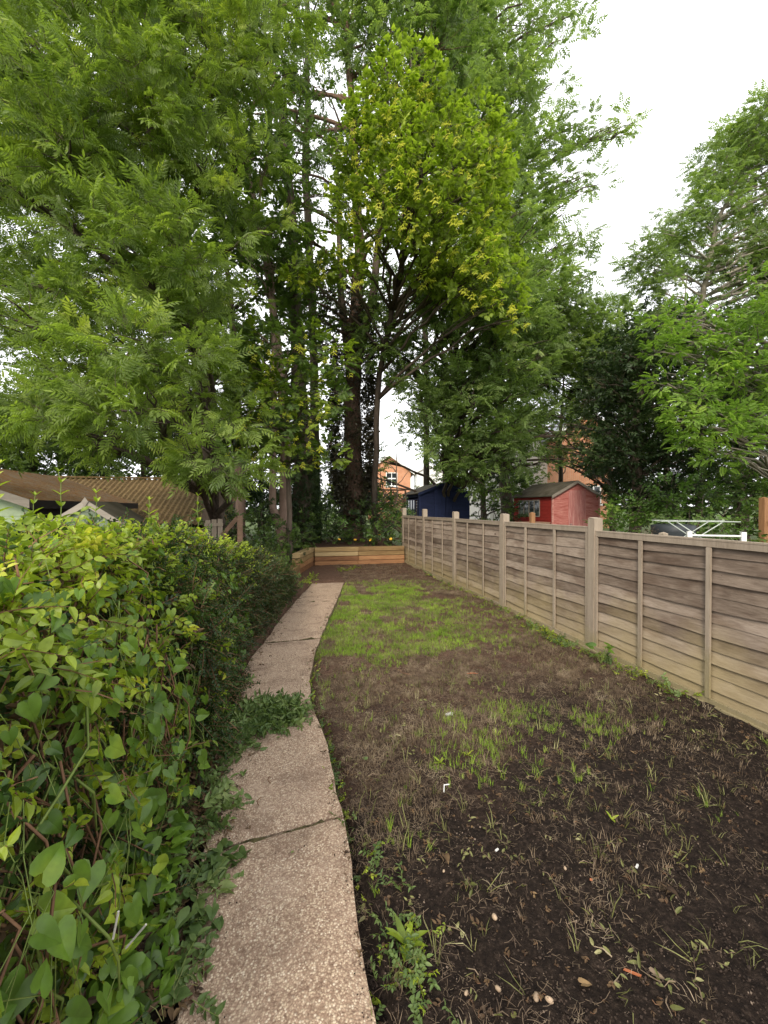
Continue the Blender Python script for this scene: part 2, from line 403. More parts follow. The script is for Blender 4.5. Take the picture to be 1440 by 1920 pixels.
def pinnate(mb, base, d, nrm, L=.24, pairs=5, lw=.024, ll=.085, droop=.35):
    base, d, nrm = Vector(base), Vector(d).normalized(), Vector(nrm).normalized()
    s = d.cross(nrm).normalized()
    def at(t): return base + d * L * t - nrm * droop * L * t * t
    for i in range(pairs):
        t = .28 + .62 * i / (pairs - 1)
        c = at(t); dd = (d - nrm * 2 * droop * t).normalized()
        for sg in (-1, 1):
            k = 1 - .25 * abs(i / (pairs - 1) - .5)
            leaflet(mb, c, dd * .55 + s * sg * .85 - nrm * random.uniform(0, .35), nrm, ll * k * random.uniform(.85, 1.1), lw * k, .2)
    leaflet(mb, at(.95), d - nrm * 2 * droop, nrm, ll * 1.1, lw * 1.1, .2)
    w_ = .0018
    mb.add([base + s * w_, base - s * w_, at(.5) - s * w_, at(.5) + s * w_], [(0, 1, 2, 3)])
    mb.add([at(.5) + s * w_, at(.5) - s * w_, at(1)], [(0, 1, 2)])

TEMPL = {}
def template(name, mb, mat, smooth=False):
    me = mb.mesh(name, mat, smooth)
    o = bpy.data.objects.new(name, me)       # never linked: only a source for the crowns
    TEMPL[name] = o; return o

def rdir(el0, el1, az0=-math.pi, az1=math.pi):
    a = random.uniform(az0, az1); e = random.uniform(el0, el1)
    return Vector((math.cos(a) * math.cos(e), math.sin(a) * math.cos(e), math.sin(e)))

def ash_spray(name, mat, leaves=6, twig=.28, L=.24, pairs=5, lw=.026, ll=.09):
    mb = MB()
    mb.tube([(0, 0, 0), (twig * .5, 0, .02), (twig, 0, 0)], [.004, .003, .0015], 4, 1)
    for i in range(leaves):
        t = .3 + .7 * i / (leaves - 1)
        sg = 1 if i % 2 else -1
        if i == leaves - 1: d = Vector((1, random.uniform(-.2, .2), .1))
        else: d = Vector((random.uniform(.35, .8), sg * random.uniform(.6, 1), random.uniform(-.15, .35)))
        n = (Vector((0, 0, 1)) + Vector((random.uniform(-.35, .35), random.uniform(-.35, .35), 0)))
        n = n - d.normalized() * n.dot(d.normalized())
        pinnate(mb, (twig * t, 0, .01), d, n, L * random.uniform(.8, 1.1), pairs, lw, ll, random.uniform(.2, .5))
    return template(name, mb, [mat, M['bark']])

def lobed(mb, base, d, nrm, S=.12, stalk=.06):
    base, d, nrm = Vector(base), Vector(d).normalized(), Vector(nrm).normalized(); s = d.cross(nrm).normalized()
    b = base + d * stalk - nrm * stalk * .3
    prof = [(.0, -.05), (.30, -.12), (.22, .10), (.55, .22), (.28, .42), (.30, .55), (.0, 1.0)]
    pts = [(x, y) for x, y in prof] + [(-x, y) for x, y in prof[-2:0:-1]]
    c = b + d * S * .3
    v = [c] + [b + s * x * S + d * y * S - nrm * S * (.35 * y * y + .25 * abs(x)) for x, y in pts]
    n = len(pts)
    mb.add(v, [(0, 1 + i, 1 + (i + 1) % n) for i in range(n)])
    mb.add([base + s * .0015, base - s * .0015, b], [(0, 1, 2)], 1)

def maple_spray(name, mat, leaves=8, twig=.24, S=.12):
    mb = MB(); mb.tube([(0, 0, 0), (twig, 0, 0)], [.004, .002], 4, 1)
    for i in range(leaves):
        t = .2 + .8 * i / (leaves - 1); sg = 1 if i % 2 else -1
        d = Vector((random.uniform(.2, 1), sg * random.uniform(.3, 1), random.uniform(-.2, .3)))
        n = Vector((random.uniform(-.4, .5), random.uniform(-.4, .4), 1)); dn = d.normalized(); n = n - dn * n.dot(dn)
        lobed(mb, (twig * t, 0, 0), d, n, S * random.uniform(.7, 1.1))
    return template(name, mb, [mat, M['bark']])

def oval_spray(name, mat, leaves=12, twig=.2, L=.05, W=.025, flat=.5, stem=None, seg=2):
    mb = MB(); mb.tube([(0, 0, 0), (twig * .5, 0, .01), (twig, 0, 0)], [.0022, .0018, .001], 3, 1)
    for i in range(leaves):
        t = .08 + .92 * i / (leaves - 1); sg = 1 if i % 2 else -1
        d = Vector((random.uniform(.2, .9), sg * random.uniform(.4, 1), random.uniform(-flat, flat)))
        n = Vector((random.uniform(-.5, .5), random.uniform(-.5, .5), 1)); dn = d.normalized(); n = n - dn * n.dot(dn)
        leaflet(mb, (twig * t, 0, 0), d, n, L * random.uniform(.7, 1.15), W * random.uniform(.8, 1.1), random.uniform(.05, .35), 0, seg)
    return template(name, mb, [mat, stem or M['bark']])

def heart_mesh(name, mat, S=.08, seed=0):
    """heart/arrow shaped bindweed leaf lying along +X, normal +Z"""
    rr = random.Random(seed); mb = MB()
    prof = [(.0, .0), (-.20, .14), (-.24, .33), (-.08, .46), (.16, .47), (.42, .38), (.68, .22), (.88, .08), (1.0, 0)]
    cup = rr.uniform(.05, .3); dr = rr.uniform(.1, .5)
    def z(x, y): return abs(y) * cup * S - dr * S * max(x, 0) ** 2 * .6 + .03 * S * math.sin(9 * x + 5 * abs(y) + seed)
    rib = [(0, 0), (.25, 0), (.5, 0), (.78, 0), (1, 0)]
    for sg in (1, -1):
        mid = [(-.08, .2), (.16, .24), (.42, .19), (.68, .11)]
        v = [(x * S, sg * y * S, z(x, y)) for x, y in prof]; m = [(x * S, sg * y * S, z(x, y) + .02 * S) for x, y in mid]
        r = [(x * S, 0, z(x, 0) - .02 * S) for x, _ in rib]
        fs = [(0, 1, 9), (1, 2, 9), (2, 3, 9), (3, 4, 10, 9), (4, 5, 11, 10), (5, 6, 12, 11), (6, 7, 12), (0, 9, 10, 13), (13, 10, 11, 14),
              (14, 11, 12, 15), (15, 12, 7, 8)]
        vv = v + m + r[1:4]
        mb.add(vv, fs if sg > 0 else [f[::-1] for f in fs])
    return mb.mesh(name, mat, True)

def grass_tuft(name, mat, blades=9, L=.07, W=.0028, spread=.03, lean=.5):
    mb = MB()
    for i in range(blades):
        a = random.uniform(0, 6.28); b = Vector((math.cos(a), math.sin(a), 0)) * random.uniform(0, spread)
        d = Vector((math.cos(a + random.gauss(0, .8)), math.sin(a + random.gauss(0, .8)), 0)); l = L * random.uniform(.5, 1.2)
        k = random.uniform(.1, lean); s = Vector((-d.y, d.x, 0)) * W * .5
        m1 = b + Vector((0, 0, l * .5)) + d * l * k * .35; m2 = b + Vector((0, 0, l * (1 - k * .4))) + d * l * k * 1.1
        mb.add([b + s, b - s, m1 - s * .9, m1 + s * .9, m2], [(0, 1, 2, 3), (3, 2, 4)])
    return template(name, mb, mat)

def straw_bit(name, mat, n=6, L=.05, W=.0016, spread=.05):
    mb = MB()
    for i in range(n):
        c = Vector((random.uniform(-spread, spread), random.uniform(-spread, spread), random.uniform(.0, .012)))
        a = random.uniform(0, 6.28); l = L * random.uniform(.4, 1.3); bend = random.uniform(-.35, .35)
        p = [c]
        for j in range(3):
            p.append(p[-1] + Vector((math.cos(a), math.sin(a), random.uniform(-.15, .3))) * l / 3); a += bend
        for j in range(3):
            d = (p[j + 1] - p[j]); s = Vector((-d.y, d.x, 0)).normalized() * W * .5
            mb.add([p[j] + s, p[j] - s, p[j + 1] - s, p[j + 1] + s], [(0, 1, 2, 3)])
    return template(name, mb, mat)

ASH = [ash_spray('ash_spray_source', M['ash']) for _ in range(3)]
ASHFAR = [ash_spray('ash_far_spray_source', M['ash_far'], 6, .35, .26, 4, .045, .10) for _ in range(2)]
ROB = [ash_spray('robinia_spray_source', M['robinia'], 6, .26, .20, 6, .028, .055) for _ in range(2)]
MAP = [maple_spray('maple_spray_source', M['maple']) for _ in range(3)]
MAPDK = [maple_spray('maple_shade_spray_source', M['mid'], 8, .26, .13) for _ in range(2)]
DARK = [oval_spray('dark_spray_source', M['dark'], 16, .32, .085, .05, .6) for _ in range(2)]
MID = [oval_spray('mid_spray_source', M['mid'], 16, .32, .08, .045, .6) for _ in range(2)]
IVY = [maple_spray('ivy_spray_source', M['ivy'], 8, .2, .075) for _ in range(2)]
IVYD = [maple_spray('dark_ivy_spray_source', M['ivydark'], 8, .18, .07) for _ in range(2)]
YEL = [oval_spray('yellow_spray_source', M['yellow'], 14, .25, .06, .035, .6) for _ in range(2)]
HEDGE = [oval_spray('hedge_spray_source', M['hedge'], 9, .15, .045, .027, .5, M['stem'], 3) for _ in range(3)]
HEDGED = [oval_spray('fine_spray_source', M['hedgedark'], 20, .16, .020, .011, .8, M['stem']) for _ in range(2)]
WILT = [oval_spray('cut_spray_source', M['wilt'], 9, .16, .055, .03, .4, M['stem_green'], 3) for _ in range(2)]
DEAD = [oval_spray('dead_leaf_source', M['deadleaf'], 3, .03, .035, .018, .3, M['stem'], 3) for _ in range(3)]
def crumb(name, mat):
    mb = MB()
    for _ in range(5):
        c = Vector((random.uniform(-.03, .03), random.uniform(-.03, .03), 0)); r_ = random.uniform(.0015, .006)
        v = [c + Vector((math.cos(a) * r_ * random.uniform(.6, 1.2), math.sin(a) * r_ * random.uniform(.6, 1.2), random.uniform(-.2, .3) * r_)) for a in (0, 1.3, 2.6, 3.8, 5)] + [c + Vector((0, 0, r_ * .9))]
        mb.add(v, [(i, (i + 1) % 5, 5) for i in range(5)])
    return template(name, mb, mat)
M['crumb'] = plain('soil_crumb', (.038, .026, .019), .95, .7, 30); M['crumb_pale'] = plain('pale_grit', (.16, .12, .09), .9, .5, 40)
CRUMB = [crumb('crumb_source', M['crumb']) for _ in range(11)] + [crumb('grit_source', M['crumb_pale'])]
GRASS = [grass_tuft('grass_tuft_source', M['grass']) for _ in range(3)]
SPARSE = [grass_tuft('sparse_grass_source', M['wiltpale'], 4, .09, .003, .02, .95) for _ in range(3)]
TALLG = [grass_tuft('tall_grass_source', M['grass'], 10, .13, .0035, .03, .8) for _ in range(2)]
STRAW = [straw_bit('straw_source', M['straw'], 8, .045, .0017) for _ in range(3)]
LONGSTRAW = [straw_bit('long_straw_source', M['straw'], 2, .10, .0013, .04) for _ in range(2)]
def keys_cluster():
    mb = MB()
    for i in range(7):
        b = Vector((random.uniform(-.03, .03), random.uniform(-.03, .03), -random.uniform(.0, .12)))
        a = random.uniform(0, 6.28)
        for sg in (0, math.pi):
            leaflet(mb, b, Vector((math.cos(a + sg), math.sin(a + sg), -.75)), Vector((math.sin(a), -math.cos(a), .2)), .045, .015, .05)
    return template('seed_key_source', mb, M['keys'])
KEYS = [keys_cluster() for _ in range(2)]
HEARTS = [heart_mesh('heart_leaf', M['bindweed'], 1.0, i) for i in range(5)]
HEARTT = []
for i_, me_ in enumerate(HEARTS):
    HEARTT.append(bpy.data.objects.new('bindweed_leaf_source', me_))
HEARTW = [bpy.data.objects.new('cut_heart_source', heart_mesh('cut_heart_leaf', M['wilt'], 1.0, 20 + i)) for i in range(3)]

_groups = {}
def scatter_group(srcs):
    key = tuple(o.name for o in srcs)
    if key in _groups: return _groups[key]
    g = bpy.data.node_groups.new('leaf_scatter', 'GeometryNodeTree')
    g.interface.new_socket('Geometry', in_out='INPUT', socket_type='NodeSocketGeometry')
    g.interface.new_socket('Geometry', in_out='OUTPUT', socket_type='NodeSocketGeometry')
    i = g.nodes.new('NodeGroupInput'); o = g.nodes.new('NodeGroupOutput')
    ip = g.nodes.new('GeometryNodeInstanceOnPoints'); j = g.nodes.new('GeometryNodeJoinGeometry')
    for s in reversed(srcs):
        oi = g.nodes.new('GeometryNodeObjectInfo'); oi.inputs['Object'].default_value = s; oi.inputs['As Instance'].default_value = True
        g.links.new(oi.outputs['Geometry'], j.inputs[0])
    def attr(n, t):
        a = g.nodes.new('GeometryNodeInputNamedAttribute'); a.data_type = t; a.inputs['Name'].default_value = n; return a.outputs['Attribute']
    er = g.nodes.new('FunctionNodeEulerToRotation'); g.links.new(attr('rot', 'FLOAT_VECTOR'), er.inputs[0])
    g.links.new(er.outputs[0], ip.inputs['Rotation']); g.links.new(attr('scl', 'FLOAT'), ip.inputs['Scale'])
    ip.inputs['Pick Instance'].default_value = True; g.links.new(attr('pick', 'INT'), ip.inputs['Instance Index'])
    g.links.new(j.outputs[0], ip.inputs['Instance']); g.links.new(i.outputs[0], ip.inputs['Points']); g.links.new(ip.outputs[0], o.inputs[0])
    _groups[key] = g; return g

NINST = 0
def scatter(name, srcs, pts, dirs, scl, parent=None, roll=.5, label=None, cat=None):
    """leaf sprays at pts growing along dirs: one stuff object"""
    global NINST
    pts = np.asarray(pts, float).reshape(-1, 3); n = len(pts); NINST += n
    dirs = np.asarray(dirs, float).reshape(-1, 3); dirs = dirs / (np.linalg.norm(dirs, axis=1, keepdims=True) + 1e-9)
    rot = np.zeros((n, 3)); rot[:, 2] = np.arctan2(dirs[:, 1], dirs[:, 0]); rot[:, 1] = -np.arcsin(np.clip(dirs[:, 2], -1, 1))
    rot[:, 0] = RNG.normal(0, roll, n)
    base = np.array(parent.matrix_basis.translation) if parent is not None else np.zeros(3)
    me = bpy.data.meshes.new(name); me.vertices.add(n)
    me.vertices.foreach_set('co', (pts - base).astype(np.float32).ravel())
    a = me.attributes.new('rot', 'FLOAT_VECTOR', 'POINT'); a.data.foreach_set('vector', rot.astype(np.float32).ravel())
    a = me.attributes.new('scl', 'FLOAT', 'POINT'); a.data.foreach_set('value', (np.zeros(n) + scl).astype(np.float32))
    a = me.attributes.new('pick', 'INT', 'POINT'); a.data.foreach_set('value', RNG.integers(0, len(srcs), n).astype(np.int32))
    o = link(name, me, parent, 'stuff')
    m = o.modifiers.new('scatter', 'NODES'); m.node_group = scatter_group(srcs)
    if label: o['label'] = label
    if cat: o['category'] = cat
    return o

def blob(c, r, n, up=.35, flat=.75, out=.9, shell=.5):
    """n spray positions/directions in a lump at c of radius r; most in the outer shell, pointing outward"""
    v = RNG.normal(size=(n, 3)); v /= np.linalg.norm(v, axis=1, keepdims=True)
    rad = r * (shell + (1 - shell) * RNG.random(n) ** .6)
    p = v * rad[:, None] * np.array([1, 1, flat])
    p += (vnoise(p[:, 0] + c[0], p[:, 1] + c[1], p[:, 2] + c[2], 3.0)[:, None] - .5) * r * .5
    d = v * out + RNG.normal(0, .45, (n, 3)); d[:, 2] = d[:, 2] * .6 + up * RNG.random(n)
    return p + np.array(c)[None], d

# ------------------------------------------------------------------ the setting: ground, path
path_r = [(-.2, .24), (1.2, .23), (2.0, .235), (2.6, .215), (3.2, .15), (3.7, .16), (4.3, .24), (4.74, .32), (5.9, .55), (7.0, .78), (7.6, .895), (8.3, 1.02)]
path_l = [(-.2, -.33), (1.2, -.31), (2.25, -.37), (3.3, -.40), (4.2, -.38), (4.87, -.25), (5.9, -.08), (7.0, .14), (8.3, .42)]
def ip(tab, y): return np.interp(y, [a for a, _ in tab], [b for _, b in tab])

def ground_h(x, y):
    x = np.asarray(x, float); y = np.asarray(y, float)
    near = sstep(14, 9, y) * sstep(-3, -1, x) * sstep(6, 4, x)
    h = (vnoise(x, y, 0, 1.1) - .5) * .05 + (vnoise(x + 9, y, 1, 4.2) - .5) * .03 + (vnoise(x, y + 5, 2, 13) - .5) * .022 + (vnoise(x, y, 3, 30) - .5) * .012
    h = h * near + .012
    onp = (x > ip(path_l, y) - .07) & (x < ip(path_r, y) + .05) & (y < 8.5)
    h = np.where(onp, -.035 + (vnoise(x, y, 3, 12) - .5) * .004, h)
    return h
def make_ground():
    xs = np.concatenate([[-900, -300, -120, -60, -30, -18, -12, -8, -6, -4.5, -3.5, -2.8, -2.2, -1.8, -1.5], np.arange(-1.3, 3.2, .028), [3.3, 3.6, 4, 5, 6.5, 9, 12, 18, 30, 60, 120, 300, 900]])
    ys = np.concatenate([[-900, -300, -100, -40, -15, -6, -2, -.5, 0, .4], np.arange(.7, 4.5, .028), np.arange(4.5, 11, .06), [11.3, 12, 13, 14, 16, 19, 24, 32, 45, 70, 120, 250, 500, 900]])
    X, Y = np.meshgrid(xs, ys); Z = ground_h(X, Y)
    nx, ny = len(xs), len(ys)
    me = bpy.data.meshes.new('ground')
    v = np.stack([X, Y, Z], -1).reshape(-1, 3)
    i = np.arange((ny - 1) * (nx - 1)); r, c = i // (nx - 1), i % (nx - 1); a = r * nx + c
    f = np.stack([a, a + 1, a + nx + 1, a + nx], 1)
    me.vertices.add(len(v)); me.vertices.foreach_set('co', v.astype(np.float32).ravel())
    me.loops.add(f.size); me.loops.foreach_set('vertex_index', f.astype(np.int32).ravel())
    me.polygons.add(len(f)); me.polygons.foreach_set('loop_start', (np.arange(len(f)) * 4).astype(np.int32))
    me.polygons.foreach_set('use_smooth', np.ones(len(f), bool))
    me.update(calc_edges=True); me.materials.append(M['soil'])
    return link('ground', me, None, 'structure')
make_ground()

pth = empty('path', (0, 0, 0)); pth['kind'] = 'structure'
cuts = [(-.2, 0), (1.92, .09), (4.72, .03), (6.6, .02), (8.25, 0)]
for i in range(len(cuts) - 1):
    (y0, s0), (y1, s1) = cuts[i], cuts[i + 1]
    n = max(12, int((y1 - y0) * 16)); mb = MB(); nx = 10; top = []
    for k in range(n + 1):
        t = k / n; row = []
        for j in range(nx + 1):
            u = j / nx
            g0 = y0 + .010 + s0 * (u - .5) + (vnoise(np.array(u * 9.), np.array(y0)) - .5) * .022 * (u > -1)
            g1 = y1 - .010 + s1 * (u - .5) + (vnoise(np.array(u * 9.), np.array(y1)) - .5) * .022
            y = float(g0 + (g1 - g0) * t)
            xl = float(ip(path_l, y)) + (float(vnoise(np.array(y * 6), np.array(2.))) - .5) * .02
            xr = float(ip(path_r, y)) + (float(vnoise(np.array(y * 7), np.array(8.))) - .5) * .016
            x = xl + (xr - xl) * u
            z = .022 - .004 * (i % 2) + .006 * float(vnoise(np.array(x), np.array(y), 0, 2.)) - (.008 if j in (0, nx) or k in (0, n) else 0)
            row.append((x, y, z))
        top.append(row)
    vs = [p for row in top for p in row]
    fs = [(k * (nx + 1) + j, k * (nx + 1) + j + 1, (k + 1) * (nx + 1) + j + 1, (k + 1) * (nx + 1) + j) for k in range(n) for j in range(nx)]
    # skirts
    per = [(k, 0) for k in range(n + 1)] + [(n, j) for j in range(1, nx + 1)] + [(k, nx) for k in range(n - 1, -1, -1)] + [(0, j) for j in range(nx - 1, 0, -1)]
    b = len(vs); vs += [(top[k][j][0], top[k][j][1], -.06) for k, j in per]
    m = len(per)
    for q in range(m):
        a_, b2 = per[q], per[(q + 1) % m]
        fs.append((a_[0] * (nx + 1) + a_[1], b2[0] * (nx + 1) + b2[1], b + (q + 1) % m, b + q))
    mb.add(vs, fs); mb.obj('path_slab', M['path'], pth, False)
# dirt and moss filling the joints
for y0, s0 in cuts[1:-1]:
    xl, xr = float(ip(path_l, y0)), float(ip(path_r, y0))
    mb = MB(); mb.tube(curve_pts((xl + .02, y0 - s0 * .5, .006), (xr - .02, y0 + s0 * .5, .006), n=14, wob=.2), [.012] * 15, 5, 0, .4)
    mb.obj('joint_moss', M['moss_edge'], pth)

# ------------------------------------------------------------------ fence
FX = 3.0
fence = empty('timber_fence', (FX, 3.75, 0), 'weathered overlapping board fence with pale square posts along the right side of the garden', 'fence')
def board_mesh(L, h, seed):
    rr = random.Random(seed); mb = MB(); n = 11
    b = []
    for i in range(n + 1):
        t = i / n; y = (t - .5) * L
        wv = .005 * math.sin(t * 7 + seed) + rr.uniform(-.003, .003)
        bow = .003 * math.sin(t * 5 + seed * 2)
        # profile: top inner, bottom outer (tilted), thickness 7 mm
        b.append([(-.004 + bow, y, h), (-.020 + bow, y, -.012 + wv), (-.012 + bow, y, -.012 + wv), (.003 + bow, y, h)])
    vs = [p for q in b for p in q]; fs = []
    for i in range(n):
        for k in range(4):
            k2 = (k + 1) % 4; fs.append((i * 4 + k, i * 4 + k2, i * 4 + 4 + k2, i * 4 + 4 + k))
    fs += [(3, 2, 1, 0), tuple(n * 4 + k for k in range(4))]
    mb.add(vs, fs); return mb.mesh('board', M['fence'])
PL = 1.85
boards = [board_mesh(PL - .105, .118, s) for s in range(6)]
post_h = {-2: 1.33, -1: 1.34, 0: 1.355, 1: 1.37, 2: 1.385, 3: 1.43, 4: 1.46}
pm_cache = {}
for k in range(-2, 5):
    hgt = post_h[k]; mb = MB(); w_ = .048
    mb.box(-w_, w_, -w_, w_, -.2, hgt - .006); mb.add([(-w_, -w_, hgt - .006), (w_, -w_, hgt - .006), (w_, w_, hgt + .004), (-w_, w_, hgt + .004)], [(0, 1, 2, 3)])
    o = mb.obj('fence_post', M['post'], fence, loc=(0, k * PL, 0), rot=(random.gauss(0, .006), random.gauss(0, .006), random.gauss(0, .02)))
for k in range(-3, 4):
    y = (k + .5) * PL; ztop = 1.25 if k >= 0 else 1.215
    z0 = .035 if k > -2 else .03; H = ztop - z0
    mb = MB(); hl = PL / 2 - .052
    mb.box(-.036, .020, -hl, hl, H - .001, H + .012)              # capping
    mb.box(-.034, -.018, -hl, hl, H - .045, H - .003)             # top rail front
    mb.box(.006, .022, -hl, hl, H - .045, H - .003)
    mb.box(-.036, -.018, -hl, hl, .0, .035)
    for s in (-1, 1): mb.box(-.037, -.019, s * (hl - .016) - .016, s * (hl - .016) + .016, .036, H - .046)
    pan = mb.obj('fence_panel', M['post'], fence, loc=(0, y, z0), rot=(random.gauss(0, .003), 0, random.gauss(0, .004)))
    nb = 12; st = (H - .03) / nb
    for i in range(nb):
        o = link('board', random.choice(boards), pan, None, (.004 + random.uniform(-.003, .003), random.uniform(-.004, .004), .018 + i * st), (random.gauss(0, .0035), random.gauss(0, .03), 0))
        if random.random() < .5: o.scale = (1, -1, 1)
    bt = MB().box(-.016, 0, -.017, .017, .0, H - .085).mesh('batten', M['post'])
    for q in (-1, 1):
        link('batten', bt, pan, None, (-.026, q * PL / 6, .037), (0, 0, random.gauss(0, .02)))
    gb = MB().box(-.05, -.03, -hl - .05, hl + .05, -.06, .035)
    gb.obj('gravel_board', M['post'], fence, loc=(-.002, y, 0), rot=(random.gauss(0, .004), random.gauss(0, .05), 0))

# ------------------------------------------------------------------ raised bed of sleepers
bed = empty('raised_bed', (.5, 10.9, 0), 'raised bed of new stacked timber sleepers across the far end of the garden', 'raised bed')
def sleeper(a, b, z, w_=.19, h=.103, mat=None, off=0):
    mb = MB(); d = Vector((b[0] - a[0], b[1] - a[1], 0)); L = d.length
    mb.box(0, L, 0, w_, 0, h)
    o = mb.obj('sleeper', mat or M['sleeper'], bed, loc=(a[0] - .5, a[1] - 10.9, z), rot=(random.gauss(0, .006), 0, math.atan2(d.y, d.x)), bevel=.008)
    return o
YB = 10.85
for c in range(4):
    z = .005 + c * .114; mt = M['sleeper'] if c > 1 else M['sleeper_low']
    j = 1.72 if c % 2 else 1.70
    o1 = random.uniform(-.008, .008); o2 = random.uniform(-.008, .008)
    sleeper((.60, YB + o1), (j, YB + o1), z, mat=mt); sleeper((j + .006, YB + o2), (2.94, YB + o2), z, mat=mt)
for c in range(4):
    z = .005 + c * .114
    sleeper((.22, 9.55), (.60, 10.98), z, mat=M['sleeper'] if c > 1 else M['sleeper_low'])
for c in range(2):
    sleeper((-.02, 8.35), (.215, 9.50), .0 + c * .114, mat=M['sleeper'])
mb = MB()
N = 16
vs = []; fs = []
for j in range(N + 1):
    for i in range(N + 1):
        x = .42 + (2.92 - .42) * i / N; y = YB + .14 + 2.6 * j / N
        vs.append((x - .5, y - 10.9, .36 + .06 * random.random() + .1 * (j / N)))
for j in range(N):
    for i in range(N): a = j * (N + 1) + i; fs.append((a, a + 1, a + N + 2, a + N + 1))
mb.add(vs, fs); mb.obj('bed_soil', M['soil'], bed, True)

# ------------------------------------------------------------------ sheds
def lap_wall(mb, x0, x1, z0, z1, y, top=None, pitch=.115, mi=0, side=-1):
    """shiplap boards on a wall in the XZ plane facing -Y; top(x)->z clips each board at the gable"""
    z = z0
    while z < z1 - .002:
        zt = min(z + pitch, z1)
        a0, a1 = x0, x1
        if top:
            xs = np.linspace(x0, x1, 60); ok = [x for x in xs if top(x) >= zt - .001]
            if not ok: break
            a0, a1 = ok[0], ok[-1]
        mb.box(a0, a1, y + side * .016, y, z, zt - .012, mi); mb.box(a0, a1, y + side * .008, y, zt - .012, zt, mi)
        z = zt
def shed(name, fl, W, L, eave, apex, wallm, sidem, doorm, label, win, door, roofm, barge, double=False):
    """fl = front left foot of the gable wall; gable faces -Y; returns root"""
    r = empty(name, fl, label, 'shed')
    rise = apex - eave
    top = lambda x: eave + rise * (1 - abs(x - W / 2) / (W / 2))
    mb = MB()
    mb.add([(.0, .0, 0), (W, 0, 0), (W, 0, eave), (W / 2, 0, apex), (0, 0, eave)], [(0, 1, 2, 3, 4)])
    mbk = MB(); mbk.add([(.0, L, 0), (W, L, 0), (W, L, eave), (W / 2, L, apex), (0, L, eave)], [(4, 3, 2, 1, 0)]); mbk.obj('back_wall', wallm, r)
    lap_wall(mb, 0, W, 0, apex, -.001, top)
    mb.obj('wall', wallm, r)
    m2 = MB(); m2r = MB()
    z = 0
    while z < eave - .01:
        zt = min(z + .115, eave)
        if win and not (zt <= win[2] or z >= win[3]):
            spans = [(0, win[0]), (win[1], L)]
        else: spans = [(0, L)]
        for a, b in spans:
            m2.box(-.016, 0, a, b, z, zt - .012); m2.box(-.008, 0, a, b, zt - .012, zt)
        m2r.box(W, W + .016, 0, L, z, zt - .012); m2r.box(W, W + .008, 0, L, zt - .012, zt)
        z = zt
    m2.obj('side_wall', sidem, r); m2r.obj('side_wall', sidem, r)
    for sx in (-.02, W + .02): MB().box(sx - .025, sx + .025, -.03, .02, 0, eave - .01).obj('corner_trim', wallm, r)
    # roof
    ov = .09; t = .03
    nrm = Vector((-rise, 0, W / 2)).normalized()
    for s in (0, 1):
        mr = MB()
        xa, xb = (-.1, W / 2) if s == 0 else (W + .1, W / 2)
        za = eave - rise * (.1 / (W / 2))
        mr.add([(xa, -ov, za), (xb, -ov, apex), (xb, L + ov, apex), (xa, L + ov, za), (xa, -ov, za + t), (xb, -ov, apex + t), (xb, L + ov, apex + t), (xa, L + ov, za + t)],
               [(0, 1, 2, 3), (4, 7, 6, 5), (0, 4, 5, 1), (1, 5, 6, 2), (2, 6, 7, 3), (3, 7, 4, 0)])
        mr.obj('roof_panel', roofm, r)
        mbb = MB(); y = -ov - .012
        mbb.add([(xa, y, za - .06), (xb, y, apex - .06), (xb, y, apex + .035), (xa, y, za + .035), (xa, y + .02, za - .06), (xb, y + .02, apex - .06), (xb, y + .02, apex + .035), (xa, y + .02, za + .035)],
                [(0, 1, 2, 3), (7, 6, 5, 4), (0, 4, 5, 1), (3, 2, 6, 7), (0, 3, 7, 4), (1, 5, 6, 2)])
        mbb.obj('bargeboard', barge, r)
    # window on the left side
    if win:
        y0, y1, z0, z1 = win[:4]
        fr = MB(); fr.box(-.03, .005, y0, y1, z0 - .03, z0 + .01); fr.box(-.03, .005, y0, y1, z1 - .01, z1 + .03)
        nn = win[4]
        for i in range(nn + 1):
            yy = y0 + (y1 - y0) * i / nn; fr.box(-.028, .004, yy - .02, yy + .02, z0 + .01, z1 - .01)
        wo = fr.obj('window', win[5], r)
        for i in range(nn):
            a = y0 + (y1 - y0) * i / nn + .02; b = y0 + (y1 - y0) * (i + 1) / nn - .02
            MB().box(-.012, -.006, a, b, z0 + .01, z1 - .01).obj('pane', M['glass'], wo)
    x0, x1, zt = door
    n = 2 if double else 1
    for q in range(n):
        a = x0 + (x1 - x0) * q / n + .004; b = x0 + (x1 - x0) * (q + 1) / n - .004
        md = MB(); k = max(3, int((b - a) / .11))
        for i in range(k): md.box(a + (b - a) * i / k + .003, a + (b - a) * (i + 1) / k - .003, -.045, -.02, .05, zt)
        md.box(a, b, -.022, -.018, .05, zt)
        do = md.obj('door', doorm, r)
        if not double or q == 1:
            MB().box(a + (.03 if not double else 0), a + .12, -.062, -.046, zt * .45, zt * .45 + .02).obj('door_handle', M['metal'], do)
    return r
def plot_shed(pxl, pxr, D, apex_y, eave_y):
    a = P(pxl, 953, D); b = P(pxr, 953, D)
    W = (b - a).length
    return a, W, HC + (953 - apex_y) / F * D, HC + (953 - eave_y) / F * D
a, W, az, ez = plot_shed(1037, 1135, 14.0, 902, 928)
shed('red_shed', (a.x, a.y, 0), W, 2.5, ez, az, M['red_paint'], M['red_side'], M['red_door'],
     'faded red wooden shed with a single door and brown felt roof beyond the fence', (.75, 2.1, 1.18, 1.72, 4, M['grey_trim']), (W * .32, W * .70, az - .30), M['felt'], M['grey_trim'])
a, W, az, ez = plot_shed(788, 884, 14.6, 905, 924)
